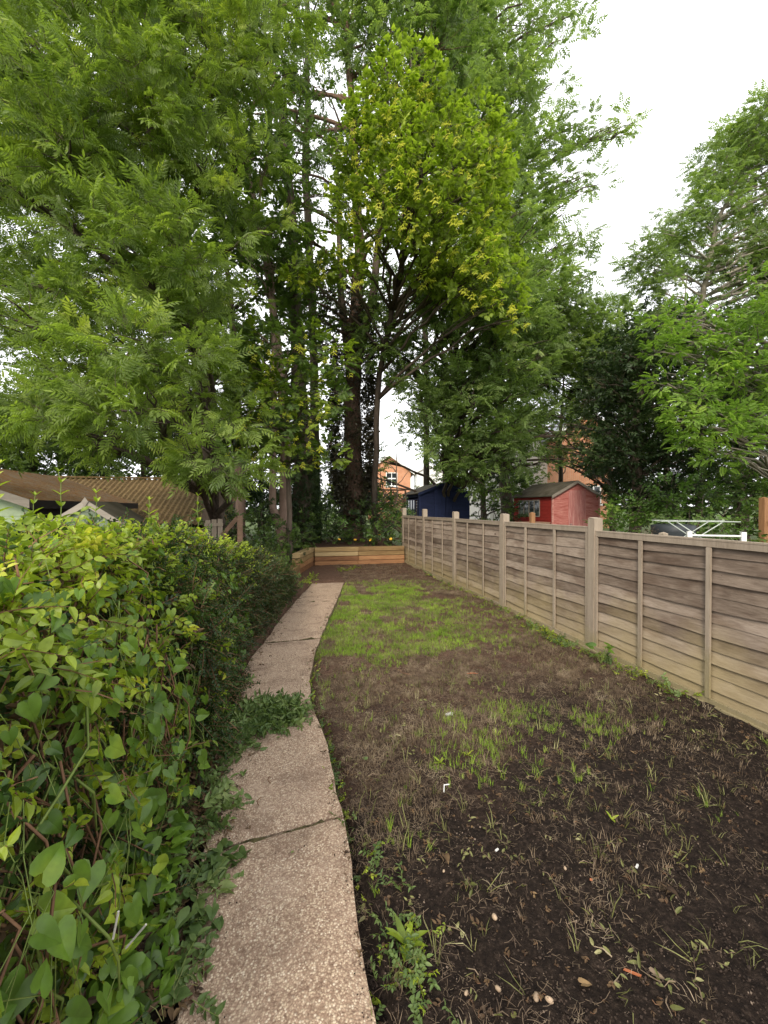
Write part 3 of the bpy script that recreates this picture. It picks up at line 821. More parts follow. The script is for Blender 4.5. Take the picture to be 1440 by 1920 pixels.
shed('blue_shed', (a.x, a.y, 0), W, 2.3, ez, az, M['blue_paint'], M['blue_paint'], M['blue_paint'],
     'dark navy blue wooden shed with double doors behind the far fence posts', (.25, 1.9, 1.15, 1.75, 5, M['blue_paint']), (W * .28, W * .74, az - .22), M['felt'], M['blue_paint'], True)
# little curtains read inside the blue shed window: pale blinds
# pale green summer house on the left, eaves run along the garden
r = empty('green_summer_house', (-4.15, 8.0, 0), 'pale green summer house with a mossy orange brown felt roof behind the left hedge', 'shed')
def Lb(mbx, y0, y1, z0, z1, x):
    z = z0
    while z < z1 - .01:
        zt = min(z + .12, z1); mbx.box(x, x + .016, y0, y1, z, zt - .012); mbx.box(x, x + .008, y0, y1, zt - .012, zt); z = zt
EV, RG, HW, LL = 1.60, 2.22, 1.65, 4.4
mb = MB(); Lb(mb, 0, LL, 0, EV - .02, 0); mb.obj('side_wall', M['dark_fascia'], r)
mb = MB()
tp = lambda x: EV + (RG - EV) * (1 - abs(x + HW) / HW)
mb.add([(0, .0, 0), (0, 0, EV), (-HW, 0, RG - .02), (-2 * HW, 0, EV), (-2 * HW, 0, 0)], [(0, 1, 2, 3, 4)])
lap_wall(mb, -2 * HW, 0, 0, RG, -.001, tp, .12)
mb.obj('front_wall', M['green_paint'], r)
mb = MB()
mb.box(-1.35, -.45, -.05, -.018, .75, .80); mb.box(-1.35, -.45, -.05, -.018, 1.40, 1.46)
for x in (-1.35, -.93, -.5): mb.box(x, x + .05, -.048, -.018, .80, 1.40)
wo = mb.obj('window', M['white'], r)
for x in (-1.30, -.88): MB().box(x, x + .37, -.03, -.022, .80, 1.40).obj('pane', M['glass'], wo)
for s in (1, -1):
    xe = -HW + s * (HW + .16); ze = EV - (RG - EV) * .16 / HW
    mb = MB(); mb.add([(xe, -.25, ze), (-HW, -.25, RG), (-HW, LL + .15, RG), (xe, LL + .15, ze), (xe, -.25, ze + .04), (-HW, -.25, RG + .04), (-HW, LL + .15, RG + .04), (xe, LL + .15, ze + .04)],
                      [(0, 1, 2, 3), (4, 7, 6, 5), (0, 4, 5, 1), (1, 5, 6, 2), (2, 6, 7, 3), (3, 7, 4, 0)])
    mb.obj('roof_panel', M['moss'], r)
    mb = MB(); mb.add([(xe, -.28, ze - .09), (-HW, -.28, RG - .09), (-HW, -.28, RG + .045), (xe, -.28, ze + .045), (xe, -.255, ze - .09), (-HW, -.255, RG - .09), (-HW, -.255, RG + .045), (xe, -.255, ze + .045)],
                      [(0, 1, 2, 3), (7, 6, 5, 4), (0, 4, 5, 1), (3, 2, 6, 7), (0, 3, 7, 4), (1, 5, 6, 2)])
    mb.obj('bargeboard', M['grey_trim'], r)
mb = MB(); xe = .16; ze = EV - (RG - EV) * .16 / HW; mb.box(xe, xe + .025, -.25, LL + .15, ze - .10, ze + .042); mb.obj('fascia', M['dark_fascia'], r)

# small grey-green tool shed in front of it
rt = empty('tool_shed', (-3.15, 6.55, 0), 'small grey green tool shed with a peaked gable just behind the left hedge', 'shed')
mb = MB(); tp2 = lambda x: 1.22 + .3 * (1 - abs(x - .45) / .45)
mb.add([(0, 0, 0), (.9, 0, 0), (.9, 0, 1.22), (.45, 0, 1.52), (0, 0, 1.22)], [(0, 1, 2, 3, 4)]); lap_wall(mb, 0, .9, 0, 1.52, -.001, tp2, .1)
mb.box(0, .012, 0, 1.0, 0, 1.21); mb.box(.888, .9, 0, 1.0, 0, 1.21); mb.obj('wall', M['greygreen'], rt)
for s in (0, 1):
    xa = -.08 if s == 0 else .98; za = 1.22 - .3 * .08 / .45
    mb = MB(); mb.add([(xa, -.03, za), (.45, -.03, 1.52), (.45, 1.05, 1.52), (xa, 1.05, za), (xa, -.03, za + .03), (.45, -.03, 1.55), (.45, 1.05, 1.55), (xa, 1.05, za + .03)],
                      [(0, 1, 2, 3), (4, 7, 6, 5), (0, 4, 5, 1), (1, 5, 6, 2), (2, 6, 7, 3), (3, 7, 4, 0)]); mb.obj('roof_panel', M['felt'], rt)
    mb = MB(); mb.add([(xa, -.06, za - .045), (.45, -.06, 1.475), (.45, -.06, 1.565), (xa, -.06, za + .035), (xa, -.035, za - .045), (.45, -.035, 1.475), (.45, -.035, 1.565), (xa, -.035, za + .035)],
                      [(0, 1, 2, 3), (7, 6, 5, 4), (0, 4, 5, 1), (3, 2, 6, 7), (0, 3, 7, 4), (1, 5, 6, 2)]); mb.obj('bargeboard', M['grey_trim'], rt)
MB().add([(.45, -.075, 1.47), (.49, -.075, 1.54), (.45, -.075, 1.60), (.41, -.075, 1.54), (.45, -.062, 1.47), (.49, -.062, 1.54), (.45, -.062, 1.60), (.41, -.062, 1.54)],
         [(0, 1, 2, 3), (7, 6, 5, 4), (0, 4, 5, 1), (1, 5, 6, 2), (2, 6, 7, 3), (3, 7, 4, 0)]).obj('finial', M['grey_trim'], rt)

# corrugated outbuilding
rc = empty('corrugated_outbuilding', (-7.2, 15.2, 0), 'long low outbuilding under a mossy brown corrugated roof behind the summer house', 'outbuilding')
mb = MB(); nW = 220; rw = 5.6; zr, ze = 2.40, 1.02; dy = 3.2
vs = []; fs = []
for j in range(9):
    t = j / 8; sag = .05 * math.sin(t * math.pi)
    for i in range(nW + 1):
        x = rw * i / nW; zz = zr + (ze - zr) * t - sag * math.sin(x * .8) + .028 * math.sin(x * 2 * math.pi / .15) + .012 * math.sin(j * 2.6)
        vs.append((x, -dy * t, zz))
for j in range(8):
    for i in range(nW): a_ = j * (nW + 1) + i; fs.append((a_, a_ + nW + 1, a_ + nW + 2, a_ + 1))
mb.add(vs, fs); mb.obj('corrugated_roof', M['corr'], rc, True)
mb = MB()
mb.add([(.1, -.02, 0), (.1, -.02, zr - .1), (.1, -dy + .1, ze - .1), (.1, -dy + .1, 0)], [(0, 1, 2, 3)])
mb.add([(rw - .1, -.02, 0), (rw - .1, -.02, zr - .1), (rw - .1, -dy + .1, ze - .1), (rw - .1, -dy + .1, 0)], [(3, 2, 1, 0)])
mb.box(.1, rw - .1, -dy + .08, -dy + .1, 0, ze - .1); mb.box(.1, rw - .1, -.02, .0, 0, zr - .06)
mb.obj('wall', M['old_wood'], rc)
MB().box(-.05, rw + .05, -.06, .08, zr + .01, zr + .06).obj('ridge_cap', M['corr'], rc)

# ------------------------------------------------------------------ houses
def gable_house(name, px0, px1, apex_y, eave_y, D, depth, label, windows, wallm, roofm, rz=None):
    a, W, az, ez = plot_shed(px0, px1, D, apex_y, eave_y)
    r = empty(name, (a.x, a.y, 0), label, 'house', rz=-YAW if rz is None else rz)
    mb = MB(); mb.add([(0, 0, 0), (W, 0, 0), (W, 0, ez), (W / 2, 0, az), (0, 0, ez), (0, depth, 0), (W, depth, 0), (W, depth, ez), (W / 2, depth, az), (0, depth, ez)],
                      [(0, 1, 2, 3, 4), (9, 8, 7, 6, 5), (0, 4, 9, 5), (1, 6, 7, 2)])
    mb.obj('wall', wallm, r)
    rise = az - ez
    for s in (0, 1):
        xa = -.5 if s == 0 else W + .5; za = ez - rise * .5 / (W / 2)
        mb = MB(); mb.add([(xa, -.3, za), (W / 2, -.3, az), (W / 2, depth, az), (xa, depth, za), (xa, -.3, za + .2), (W / 2, -.3, az + .2), (W / 2, depth, az + .2), (xa, depth, za + .2)],
                          [(0, 1, 2, 3), (4, 7, 6, 5), (0, 4, 5, 1), (1, 5, 6, 2), (2, 6, 7, 3), (3, 7, 4, 0)]); mb.obj('roof', roofm, r)
        mb = MB(); mb.add([(xa, -.36, za - .15), (W / 2, -.36, az - .15), (W / 2, -.36, az + .25), (xa, -.36, za + .25), (xa, -.31, za - .15), (W / 2, -.31, az - .15), (W / 2, -.31, az + .25), (xa, -.31, za + .25)],
                          [(0, 1, 2, 3), (7, 6, 5, 4), (0, 4, 5, 1), (3, 2, 6, 7), (0, 3, 7, 4), (1, 5, 6, 2)]); mb.obj('bargeboard', M['white'], r)
    for (fx, z0, ww, hh) in windows:
        x = W * fx; fr = MB(); b = .1
        fr.box(x, x + ww, -.06, -.003, z0, z0 + b); fr.box(x, x + ww, -.06, -.003, z0 + hh - b, z0 + hh)
        for q in (0, .5, 1): fr.box(x + (ww - b) * q, x + (ww - b) * q + b, -.058, -.004, z0 + b, z0 + hh - b)
        fr.box(x + b, x + ww / 2 - b / 2, -.05, -.005, z0 + hh * .52, z0 + hh * .6); fr.box(x + ww / 2 + b / 2, x + ww - b, -.05, -.005, z0 + hh * .52, z0 + hh * .6)
        wo = fr.obj('window', M['white'], r)
        for q in (0, 1):
            xx = x + b + q * (ww - b) / 2
            MB().box(xx, xx + (ww - 3 * b) / 2 + .02, -.03, -.006, z0 + b, z0 + hh * .52).obj('pane', M['glass'], wo)
            MB().box(xx, xx + (ww - 3 * b) / 2 + .02, -.03, -.006, z0 + hh * .6, z0 + hh - b).obj('pane', M['glass'], wo)
        MB().box(x - .1, x + ww + .1, -.12, -.002, z0 - .15, z0 - .003).obj('window_sill', M['white'], r)
    return r, W, ez, az
D1 = 58
gable_house('brick_house', 690, 770, 853, 883, D1, 12, 'far orange brick house with white gable boards and a white upstairs window', [(.42, 4.45, 1.55, 1.85)], M['brick'], M['slate'])
gable_house('white_house', 782, 830, 872, 884, 75, 9, 'distant white house with a red tiled roof seen above the blue shed', [(.2, 4.2, 1.2, 1.2)], M['white'], M['tile'])
r_, W_, ez_, az_ = gable_house('rendered_house', 918, 1050, 790, 836, 33, 8, 'pale rendered house half hidden by trees behind the red shed', [(.35, 1.6, 1.0, 1.2)], M['render'], M['slate'])
gable_house('tall_brick_house', 1046, 1150, 772, 812, 31, 9, 'tall orange brick house mostly hidden by dark evergreen trees', [(.5, 1.8, 1.1, 1.3)], M['brick'], M['slate'])

# ------------------------------------------------------------------ back gate, posts, airer
a = P(706, 955, 15.6)
g = empty('trellis_gate', (a.x, a.y, 0), 'brown diagonal boarded timber fence panel left of the blue shed', 'fence panel', rz=-.1)
Wg = 1.1; zt = 2.15
mb = MB()
mb.box(0, Wg, -.02, .02, zt - .06, zt); mb.box(0, Wg, -.02, .02, .3, .36)
for x in (0, Wg / 2 - .03, Wg - .06): mb.box(x, x + .06, -.022, .022, .36, zt - .06)
mb.obj('frame', M['old_wood'], g)
diag = MB().box(-.29, .29, -.008, .008, -.035, .035).mesh('diagonal_board', M['old_wood'])
for s in (0, 1):
    for i in range(13):
        z = .62 + i * .105
        link('diagonal_board', diag, g, None, (Wg * (.27 + .48 * s), .005 + .002 * s, z), (0, (.62 if s else -.62), 0))
def post(px, py, D, w_, label, mat, z1=None):
    q = P(px, py, D); mb = MB(); mb.box(-w_, w_, -w_, w_, 0, q.z)
    mb.add([(-w_, -w_, q.z), (w_, -w_, q.z), (w_, w_, q.z), (-w_, w_, q.z), (0, 0, q.z + w_ * .5)], [(0, 1, 4), (1, 2, 4), (2, 3, 4), (3, 0, 4)])
    o = mb.obj('post', mat, None, loc=(q.x, q.y, 0)); return setp(o, label, 'post')
post(998, 962, 9.4, .045, 'short orange timber post standing in front of the red shed window', M['orange_wood'])
post(1432, 934, 8.6, .055, 'tall orange brown timber post at the right edge by the ivy', M['orange_wood'])
post(1244, 1000, 6.0, .04, 'low pale timber stump just beyond the fence left of the clothes airer', M['post'])
# low wooden planter left of red shed
q = P(958, 976, 10.5)
pl = empty('wooden_planter', (q.x, q.y, 0), 'low brown wooden planter box beside the orange post', 'planter')
for i in range(8): MB().box(0, .9, -.012, .012, .0, .128).obj('plank', M['old_wood'], pl, loc=(0, -.25, .03 + i * .133), rot=(0, random.gauss(0, .01), 0))
MB().box(-.02, .92, -.26, .26, 1.09, 1.11).obj('planter_top', M['old_wood'], pl, loc=(0, 0, 0))
MB().box(0, .9, .23, .25, .03, 1.08).obj('back_board', M['old_wood'], pl)

# clothes airer
A = P(1300, 1000, 6.6)
ai = empty('clothes_airer', (A.x, A.y, 0), 'white wire folding clothes airer with raised wings behind the fence', 'clothes airer', rz=-.55)
zt = HC - (977 - 953) / F * 6.6; zl = HC - (985 - 953) / F * 6.6
wm = MB()
for y in (-.27, .27):
    wm.tube([(-.5, y, zt), (.5, y, zt)], [.006, .006], 6)
for x in np.linspace(-.5, .5, 9): wm.tube([(x, -.27, zt), (x, .27, zt)], [.0045, .0045], 5)
wm.obj('drying_rack', M['airer'], ai)
for s in (-1, 1):
    for y in (-.25, .25):
        MB().tube([(s * .30, y, zt), (-s * .10, y, zt - .30), (-s * .38, y, .02)], [.008] * 3, 6).obj('leg', M['airer'], ai)
wm = MB()
wm.tube([(-.12, -.30, zl - .14), (.52, -.30, zl - .14)], [.014, .014], 8); wm.obj('cross_bar', M['white'], ai)
for x in (-.14, .52): MB().box(x - .03, x + .03, -.33, -.27, zl - .25, zl - .08).obj('plastic_joint', M['white'], ai, rot=(0, 0, 0))
# dark container behind it
q = P(1262, 985, 8.2); mb = MB(); mb.tube([(0, 0, 0), (0, 0, q.z - .12), (0, 0, q.z), (0, 0, q.z + .02)], [.28, .36, .37, .30], 16)
setp(mb.obj('plastic_bin', M['plastic_grey'], None, True, loc=(q.x, q.y, 0)), 'dark grey plastic bin standing behind the clothes airer', 'bin')

# weathered pale garden gate piece behind the far end of the hedge
q = P(385, 985, 8.2)
gp = empty('picket_gate', (q.x, q.y, 0), 'weathered wooden gate with a sloping brace showing above the far hedge', 'gate', rz=.2)
zt = HC - (975 - 953) / F * 8.2
for i in range(3): MB().box(i * .11, i * .11 + .09, -.012, .012, .1, zt + .01 * i).obj('picket', M['post'], gp)
MB().box(-.02, .32, -.03, -.013, zt - .12, zt - .06).obj('rail', M['post'], gp)
MB().bar((.30, -.03, zt - .30), (.58, -.03, zt + .04), .03, .08).obj('brace', M['old_wood'], gp)
MB().box(.58, .68, -.05, .05, 0, zt + .08).obj('gate_post', M['old_wood'], gp)

# ------------------------------------------------------------------ trees
def L_(*a): return [(P(x, y, D), rp / F * D) for x, y, D, rp in a]
def poly_pts(poly, n, margin=0):
    """random points inside a polygon (photo pixels)"""
    poly = np.array(poly, float); out = []
    lo, hi = poly.min(0), poly.max(0)
    while len(out) < n:
        q = lo + RNG.random((n * 3, 2)) * (hi - lo)
        ins = np.zeros(len(q), bool); j = len(poly) - 1
        for i in range(len(poly)):
            xi, yi = poly[i]; xj, yj = poly[j]
            c = ((yi > q[:, 1]) != (yj > q[:, 1])) & (q[:, 0] < (xj - xi) * (q[:, 1] - yi) / (yj - yi + 1e-9) + xi)
            ins ^= c; j = i
        out += list(q[ins])
    return np.array(out[:n])

GAPS = [(430, 545, 34), (505, 608, 20), (310, 60, 30), (610, 330, 22), (598, 215, 22), (740, 765, 32), (20, 715, 52), (430, 640, 16), (600, 470, 12), (690, 500, 12), (740, 500, 14), (460, 380, 10), (545, 420, 9),
        (750, 885, 50), (800, 890, 32), (1000, 868, 14), (1060, 885, 14), (610, 905, 20), (470, 250, 14), (395, 480, 16), (800, 90, 24), (500, 150, 14), (905, 120, 16), (1060, 720, 24), (840, 170, 0), (12, 420, 22), (1300, 640, 0)]
def gap_ok(px, py, k=1.0):
    ok = np.ones(len(px), bool)
    for gx, gy, gr in GAPS: ok &= (px - gx) ** 2 + (py - gy) ** 2 > (gr * k) ** 2
    return ok
def to_px(p):
    p = np.asarray(p); D = p[:, 0] * SN + p[:, 1] * CS; lat = p[:, 0] * CS - p[:, 1] * SN
    return 720 + F * lat / D, 953 + (HC - p[:, 2]) / D * F, D

def crown_lumps(polys, D0, D1, n, rpx, k=1.0):
    """lump centres inside the tree's outline at depths D0..D1"""
    q = poly_pts(polys, n * 2); q = q[gap_ok(q[:, 0], q[:, 1], k)][:n]
    out = []
    for (x, y) in q:
        D = random.uniform(D0, D1); out.append((P(x, y, D), random.uniform(.75, 1.25) * rpx / F * D))
    return out

DENS = 2.1
def tree(name, label, cat, base, trunk_pts, rads, bark, lumps, srcs, per_m3, scl, crown_name='crown', limbs=True, extra=(), roll=.5, up=.35,
         flat=.75, limb_r=.035, gapk=.8, twisty=.12, out=.9, limb_every=1):
    """trunk_pts world; lumps [(centre, radius)] each carried by a limb that leaves the trunk below it"""
    r = empty(name, base, label, cat)
    B = Vector(base)
    mb = MB()
    tp = [Vector(p) for p in trunk_pts]
    pts = []; rr = []
    for i in range(len(tp) - 1):
        m = 5
        for k in range(m):
            t = k / m; q = tp[i].lerp(tp[i + 1], t)
            if i or k: q += Vector((random.gauss(0, .015), random.gauss(0, .015), 0)) * (1 + rads[i] * 4)
            pts.append(q - B); rr.append(rads[i] * (1 - t) + rads[i + 1] * t)
    pts.append(tp[-1] - B); rr.append(rads[-1])
    rr[0] *= 1.35; rr[1] *= 1.1
    mb.tube(pts, rr, 14, 0, .05); mb.obj('trunk', bark, r, True)
    if limbs:
        lb = MB()
        for li, (c, rad) in enumerate(lumps):
            if li % limb_every: continue
            c = Vector(c)
            # nearest trunk point clearly below
            best = None
            for i, q in enumerate(pts):
                q = q + B; d = (c - q).length; pen = 0 if q.z < c.z - .25 * Vector((c.x - q.x, c.y - q.y, 0)).length else 3
                if best is None or d + pen < best[0]: best = (d + pen, i, q)
            _, i, q = best; L = (c - q).length
            r0 = min(rr[i] * .6, limb_r * (L / 2.5) ** .7 + .008)
            cp = curve_pts(q - B, c - B, (0, 0, .07 * L), 7, twisty)
            lb.tube(cp, [r0 * (1 - .82 * k / 7) for k in range(8)], 6)
            for _ in range(4):
                t = random.randint(3, 6); s = cp[t]; e = Vector(c) - B + rdir(-.5, 1) * rad * .9
                lb.tube(curve_pts(s, e, (0, 0, .03), 4, twisty), [r0 * .35, r0 * .28, r0 * .2, r0 * .14, .003], 4)
        if lb.v: lb.obj('branches', bark, r, True, kind='stuff')
    Ps, Ds = [], []
    for c, rad in lumps:
        n = max(6, int(per_m3 * DENS * rad ** 2))
        p, d = blob(tuple(c), rad, n, up, flat, out)
        Ps.append(p); Ds.append(d)
    p = np.concatenate(Ps); d = np.concatenate(Ds)
    x, y, D = to_px(p); ok = (D > 1.5) & (p[:, 2] > .05) & gap_ok(x, y, gapk)
    p, d = p[ok], d[ok]
    scatter(crown_name, srcs, p, d, scl * RNG.uniform(.6, 1.3, len(p)), r, roll)
    return r

# --- far background trees first
def row_tree(px, ytop, ybot, D, wpx, name, label, srcs, scl, n=40, per=60, sides=1):
    n = int(n * 1.4)
    b = P(px, 953, D); b.z = 0
    top = P(px, ytop, D)
    poly = [(px - wpx * .5, ybot), (px - wpx * .62, (ytop + ybot) / 2), (px - wpx * .32, ytop + (ybot - ytop) * .15), (px, ytop), (px + wpx * .3, ytop + (ybot - ytop) * .12),
            (px + wpx * .6, (ytop + ybot) * .5), (px + wpx * .5, ybot)]
    th = wpx / F * D * .35
    lumps = crown_lumps(poly, D - th, D + th, n, 26, .6)
    return tree(name, label, 'tree', b, [b, Vector((b.x, b.y, top.z * .5)), Vector((b.x + .2, b.y, top.z * .8))], [.16, .1, .04], M['bark'], lumps, srcs, per, scl, limb_every=2, gapk=.9)

row_tree(60, 690, 960, 19, 260, 'background_tree', 'dull green tree low at the far left edge behind the summer house', MID, 1.5, 50, 60)
row_tree(-120, 500, 960, 17, 260, 'background_tree', 'green tree just beyond the left frame edge', MID, 1.5, 50, 60)
row_tree(270, 640, 960, 20, 240, 'background_tree', 'deep green tree behind the corrugated outbuilding', [MID[0], DARK[0]], 1.6, 46, 60)
row_tree(490, 700, 970, 22, 150, 'background_tree', 'dark tree filling the gap behind the pale twin trunks', DARK, 1.7, 26, 34)
row_tree(905, 640, 960, 22, 210, 'background_tree', 'mid green tree hanging over the blue shed roof', MID, 1.6, 40, 30)
row_tree(1050, 640, 900, 24, 120, 'background_tree', 'slim green tree before the pale rendered house', MID, 1.5, 18, 18)
row_tree(1250, 560, 960, 19, 300, 'background_tree', 'black green evergreen behind the clothes airer and ivy', DARK, 1.6, 60, 34)
row_tree(1500, 420, 960, 18, 260, 'background_tree', 'green tree rising past the right frame edge', MID, 1.6, 40, 30)
row_tree(640, 860, 960, 30, 80, 'background_tree', 'low dark tree seen between the ivy trunk and the brick house', DARK, 1.6, 14, 30)

# --- tall dark ivy-clad tree, trunk behind the sleepers
DT = 13.4
b = P(661, 953, DT); b.z = .0
tp = [b, P(662, 960, DT), P(660, 780, DT), P(662, 640, DT), P(675, 500, DT + .2), P(668, 300, DT + .4), P(650, 60, DT + .6), P(645, -220, DT + 1)]
poly = [(440, 80), (560, -260), (800, -260), (860, 60), (800, 420), (780, 620), (640, 650), (540, 580), (470, 420), (400, 240)]
lumps = crown_lumps(poly, DT - 1.2, DT + 2.4, 70, 40, 1.2)
t1 = tree('ivy_clad_tree', 'tall dark tree with an ivy covered trunk standing behind the timber sleepers', 'tree', b, tp, [.34, .30, .27, .24, .17, .13, .09, .04], M['bark_red'], lumps, MID, 34, 1.2, limb_r=.055)
# fork
mb = MB(); mb.tube([p - b for p in [P(664, 700, DT), P(700, 560, DT - .1), P(712, 430, DT - .2), P(722, 260, DT), P(735, 40, DT)]], [.17, .13, .11, .08, .04], 10, 0, .05)
mb.tube([p - b for p in [P(660, 720, DT), P(640, 560, DT + .1), P(636, 420, DT + .2), P(630, 240, DT)]], [.14, .11, .08, .04], 10, 0, .05)
mb.obj('fork', M['bark'], t1, True)
# ivy coat
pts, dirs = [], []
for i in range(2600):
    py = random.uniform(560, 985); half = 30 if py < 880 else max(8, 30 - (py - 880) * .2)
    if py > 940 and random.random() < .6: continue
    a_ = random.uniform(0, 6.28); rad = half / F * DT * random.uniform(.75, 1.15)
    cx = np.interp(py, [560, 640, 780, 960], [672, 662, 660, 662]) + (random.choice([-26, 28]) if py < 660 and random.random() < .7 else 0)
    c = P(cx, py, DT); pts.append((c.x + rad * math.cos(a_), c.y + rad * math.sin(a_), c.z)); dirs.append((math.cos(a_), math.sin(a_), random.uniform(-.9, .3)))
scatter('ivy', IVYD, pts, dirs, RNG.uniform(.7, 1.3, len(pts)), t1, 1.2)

# --- thin straight pole tree left of it
b = P(592, 953, 15.5); b.z = 0
tree('slender_tree', 'slender straight trunked tree rising left of the ivy covered trunk', 'tree', b, [b, P(590, 700, 15.5), P(575, 330, 15.5), P(578, 60, 15.8), P(580, -250, 16)], [.17, .15, .13, .09, .04], M['bark'],
     crown_lumps([(520, 60), (560, -200), (660, -200), (650, 120), (560, 240), (480, 300), (450, 120)], 14.5, 17, 26, 34, 1.1), MID, 30, 1.3)
# --- dark ivy-wrapped column and pale twin stems
b = P(569, 953, 12.6); b.z = 0
t2 = tree('dark_ivy_trunk_tree', 'tree whose thick trunk is wrapped in nearly black ivy left of the sleepers', 'tree', b, [b, P(570, 880, 12.6), P(556, 640, 12.6), P(548, 400, 12.8), P(520, 150, 13)], [.33, .27, .2, .14, .06], M['bark'],
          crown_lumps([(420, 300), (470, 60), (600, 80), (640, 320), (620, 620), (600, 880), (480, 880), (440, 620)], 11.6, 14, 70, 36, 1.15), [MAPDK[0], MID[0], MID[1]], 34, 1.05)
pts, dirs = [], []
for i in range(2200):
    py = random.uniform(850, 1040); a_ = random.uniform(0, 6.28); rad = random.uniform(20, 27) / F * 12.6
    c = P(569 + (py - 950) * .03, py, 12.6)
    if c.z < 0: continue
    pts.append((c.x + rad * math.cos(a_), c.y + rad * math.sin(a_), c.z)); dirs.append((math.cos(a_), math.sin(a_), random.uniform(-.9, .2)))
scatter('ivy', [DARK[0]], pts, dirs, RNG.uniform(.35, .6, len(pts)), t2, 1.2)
b = P(528, 953, 11.6); b.z = 0
t3 = tree('pale_twin_trunk_tree', 'tree with two pale pinkish bare stems joined low down beside the black ivy trunk', 'tree', b, [b + Vector((.05, 0, 0)), P(530, 1000, 11.6), P(535, 930, 11.6), P(532, 760, 11.6), P(505, 520, 11.8), P(450, 250, 12), P(430, 20, 12)],
          [.24, .20, .15, .12, .10, .07, .03], M['bark_pale'],
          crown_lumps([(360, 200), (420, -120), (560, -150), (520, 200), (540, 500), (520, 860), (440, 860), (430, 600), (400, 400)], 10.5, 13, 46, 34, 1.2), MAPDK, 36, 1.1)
mb = MB(); mb.tube([p - b for p in [P(527, 990, 11.5), P(511, 950, 11.5), P(512, 860, 11.5), P(515, 700, 11.6), P(512, 500, 11.8)]], [.13, .10, .085, .08, .05], 10, 0, .05)
mb.obj('second_stem', M['bark_pale'], t3, True)
b = P(452, 953, 11.8); b.z = 0
tree('short_stem_tree', 'pinkish bare trunk half hidden in leaves left of the twin stems', 'tree', b, [b, P(450, 900, 11.8), P(440, 640, 12), P(420, 420, 12.2)], [.16, .13, .1, .04], M['bark_pale'],
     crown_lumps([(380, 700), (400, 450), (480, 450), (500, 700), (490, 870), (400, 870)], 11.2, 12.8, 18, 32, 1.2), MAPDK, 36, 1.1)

# --- big ash on the left
DA = 8.4
b = P(402, 953, 9.6); b.z = 0
near = [(345, 893, 6.3, 18), (392, 905, 6.4, 22), (432, 893, 6.5, 24), (470, 200, 8, 40), (520, 120, 8.2, 45), (565, 40, 8.4, 45), (480, 300, 8, 34), (440, 385, 7.6, 38), (500, 430, 8.6, 30), (430, 480, 7.4, 30), (470, 560, 8.6, 26), (230, 70, 6.6, 95), (120, 200, 6.4, 90), (260, 210, 6.8, 95), (80, 260, 6.2, 80), (160, 330, 6.6, 80), (30, 60, 7, 90), (60, 150, 6.4, 75), (330, 180, 7.2, 70),
        (300, 40, 7.4, 70), (200, 440, 6.4, 70), (300, 450, 6.6, 80), (360, 500, 6.8, 60), (240, 520, 6.4, 75), (330, 570, 6.9, 60), (90, 590, 6.2, 55), (30, 600, 6.2, 45), (180, 600, 6.6, 60),
        (250, 650, 6.0, 70), (340, 660, 6.2, 60), (180, 690, 6.0, 60), (140, 760, 6.0, 65), (230, 770, 5.8, 75), (90, 800, 6.4, 46), (30, 790, 6.6, 44), (200, 815, 6.2, 50), (380, 840, 6.2, 40),
        (440, 870, 6.2, 34), (370, 885, 6.3, 18), (310, 790, 6.6, 48), (370, 720, 6.8, 50), (60, 690, 7, 40), (400, 620, 7.2, 40), (460, 120, 7.5, 60), (400, 100, 7.5, 55), (500, 20, 7.5, 60),
        (390, 300, 7.4, 50), (-60, 100, 6.6, 90), (-80, 300, 6.4, 90), (-100, 560, 6.4, 80), (-90, 780, 6.2, 80), (-40, 440, 6.8, 70), (180, -60, 7, 90), (40, -70, 7, 90), (360, -60, 7.4, 80), (430, 780, 7.0, 45)]
lumps = [(P(x, y, D), rp / F * D) for x, y, D, rp in near]
lumps += crown_lumps([(-200, -200), (420, -200), (420, 120), (400, 500), (430, 810), (300, 800), (-200, 790)], 7.6, 11.0, 115, 50, 1.1)
tp = [b, P(402, 900, 9.6), P(380, 700, 9.4), P(350, 500, 9.2), P(300, 300, 9), P(240, 60, 9), P(200, -160, 9)]
ash = tree('ash_tree', 'huge bright green ash tree with feathery leaves filling the left of the view', 'tree', b, tp, [.26, .22, .19, .16, .12, .08, .04], M['bark'], lumps, ASH, 58, .98, limb_r=.06, up=.5, flat=.65, roll=.85, limb_every=2)

# --- maple in the middle with yellow keys
DMp = 9.6
b = P(702, 953, 13.0); b.z = 0
near = [(765, 140, 9.2, 42), (730, 185, 9.1, 44), (800, 180, 9.3, 36), (690, 225, 9.2, 34), (665, 270, 9.3, 36), (745, 255, 9.0, 46), (830, 245, 9.2, 40), (890, 235, 9.6, 34), (925, 265, 9.7, 28), (680, 330, 9.3, 38),
        (720, 370, 9.0, 40), (790, 330, 8.9, 46), (865, 320, 9.1, 44), (915, 330, 9.5, 30), (660, 395, 9.6, 26), (770, 410, 9.1, 40), (840, 400, 9.0, 42), (905, 410, 9.4, 36), (700, 440, 9.7, 26), (830, 470, 9.4, 30), (895, 480, 9.5, 36),
        (935, 500, 9.6, 30), (880, 545, 9.8, 28), (950, 560, 9.8, 30), (965, 600, 10, 20), (640, 470, 10, 30), (600, 500, 10, 26), (655, 520, 10, 24), (560, 520, 10, 24), (800, 520, 10.2, 24)]
lumps = [(P(x, y, D), rp / F * D) for x, y, D, rp in near] + crown_lumps([(670, 230), (760, 150), (920, 280), (940, 500), (870, 560), (720, 460), (660, 380)], 9.9, 11.2, 26, 34, 1)
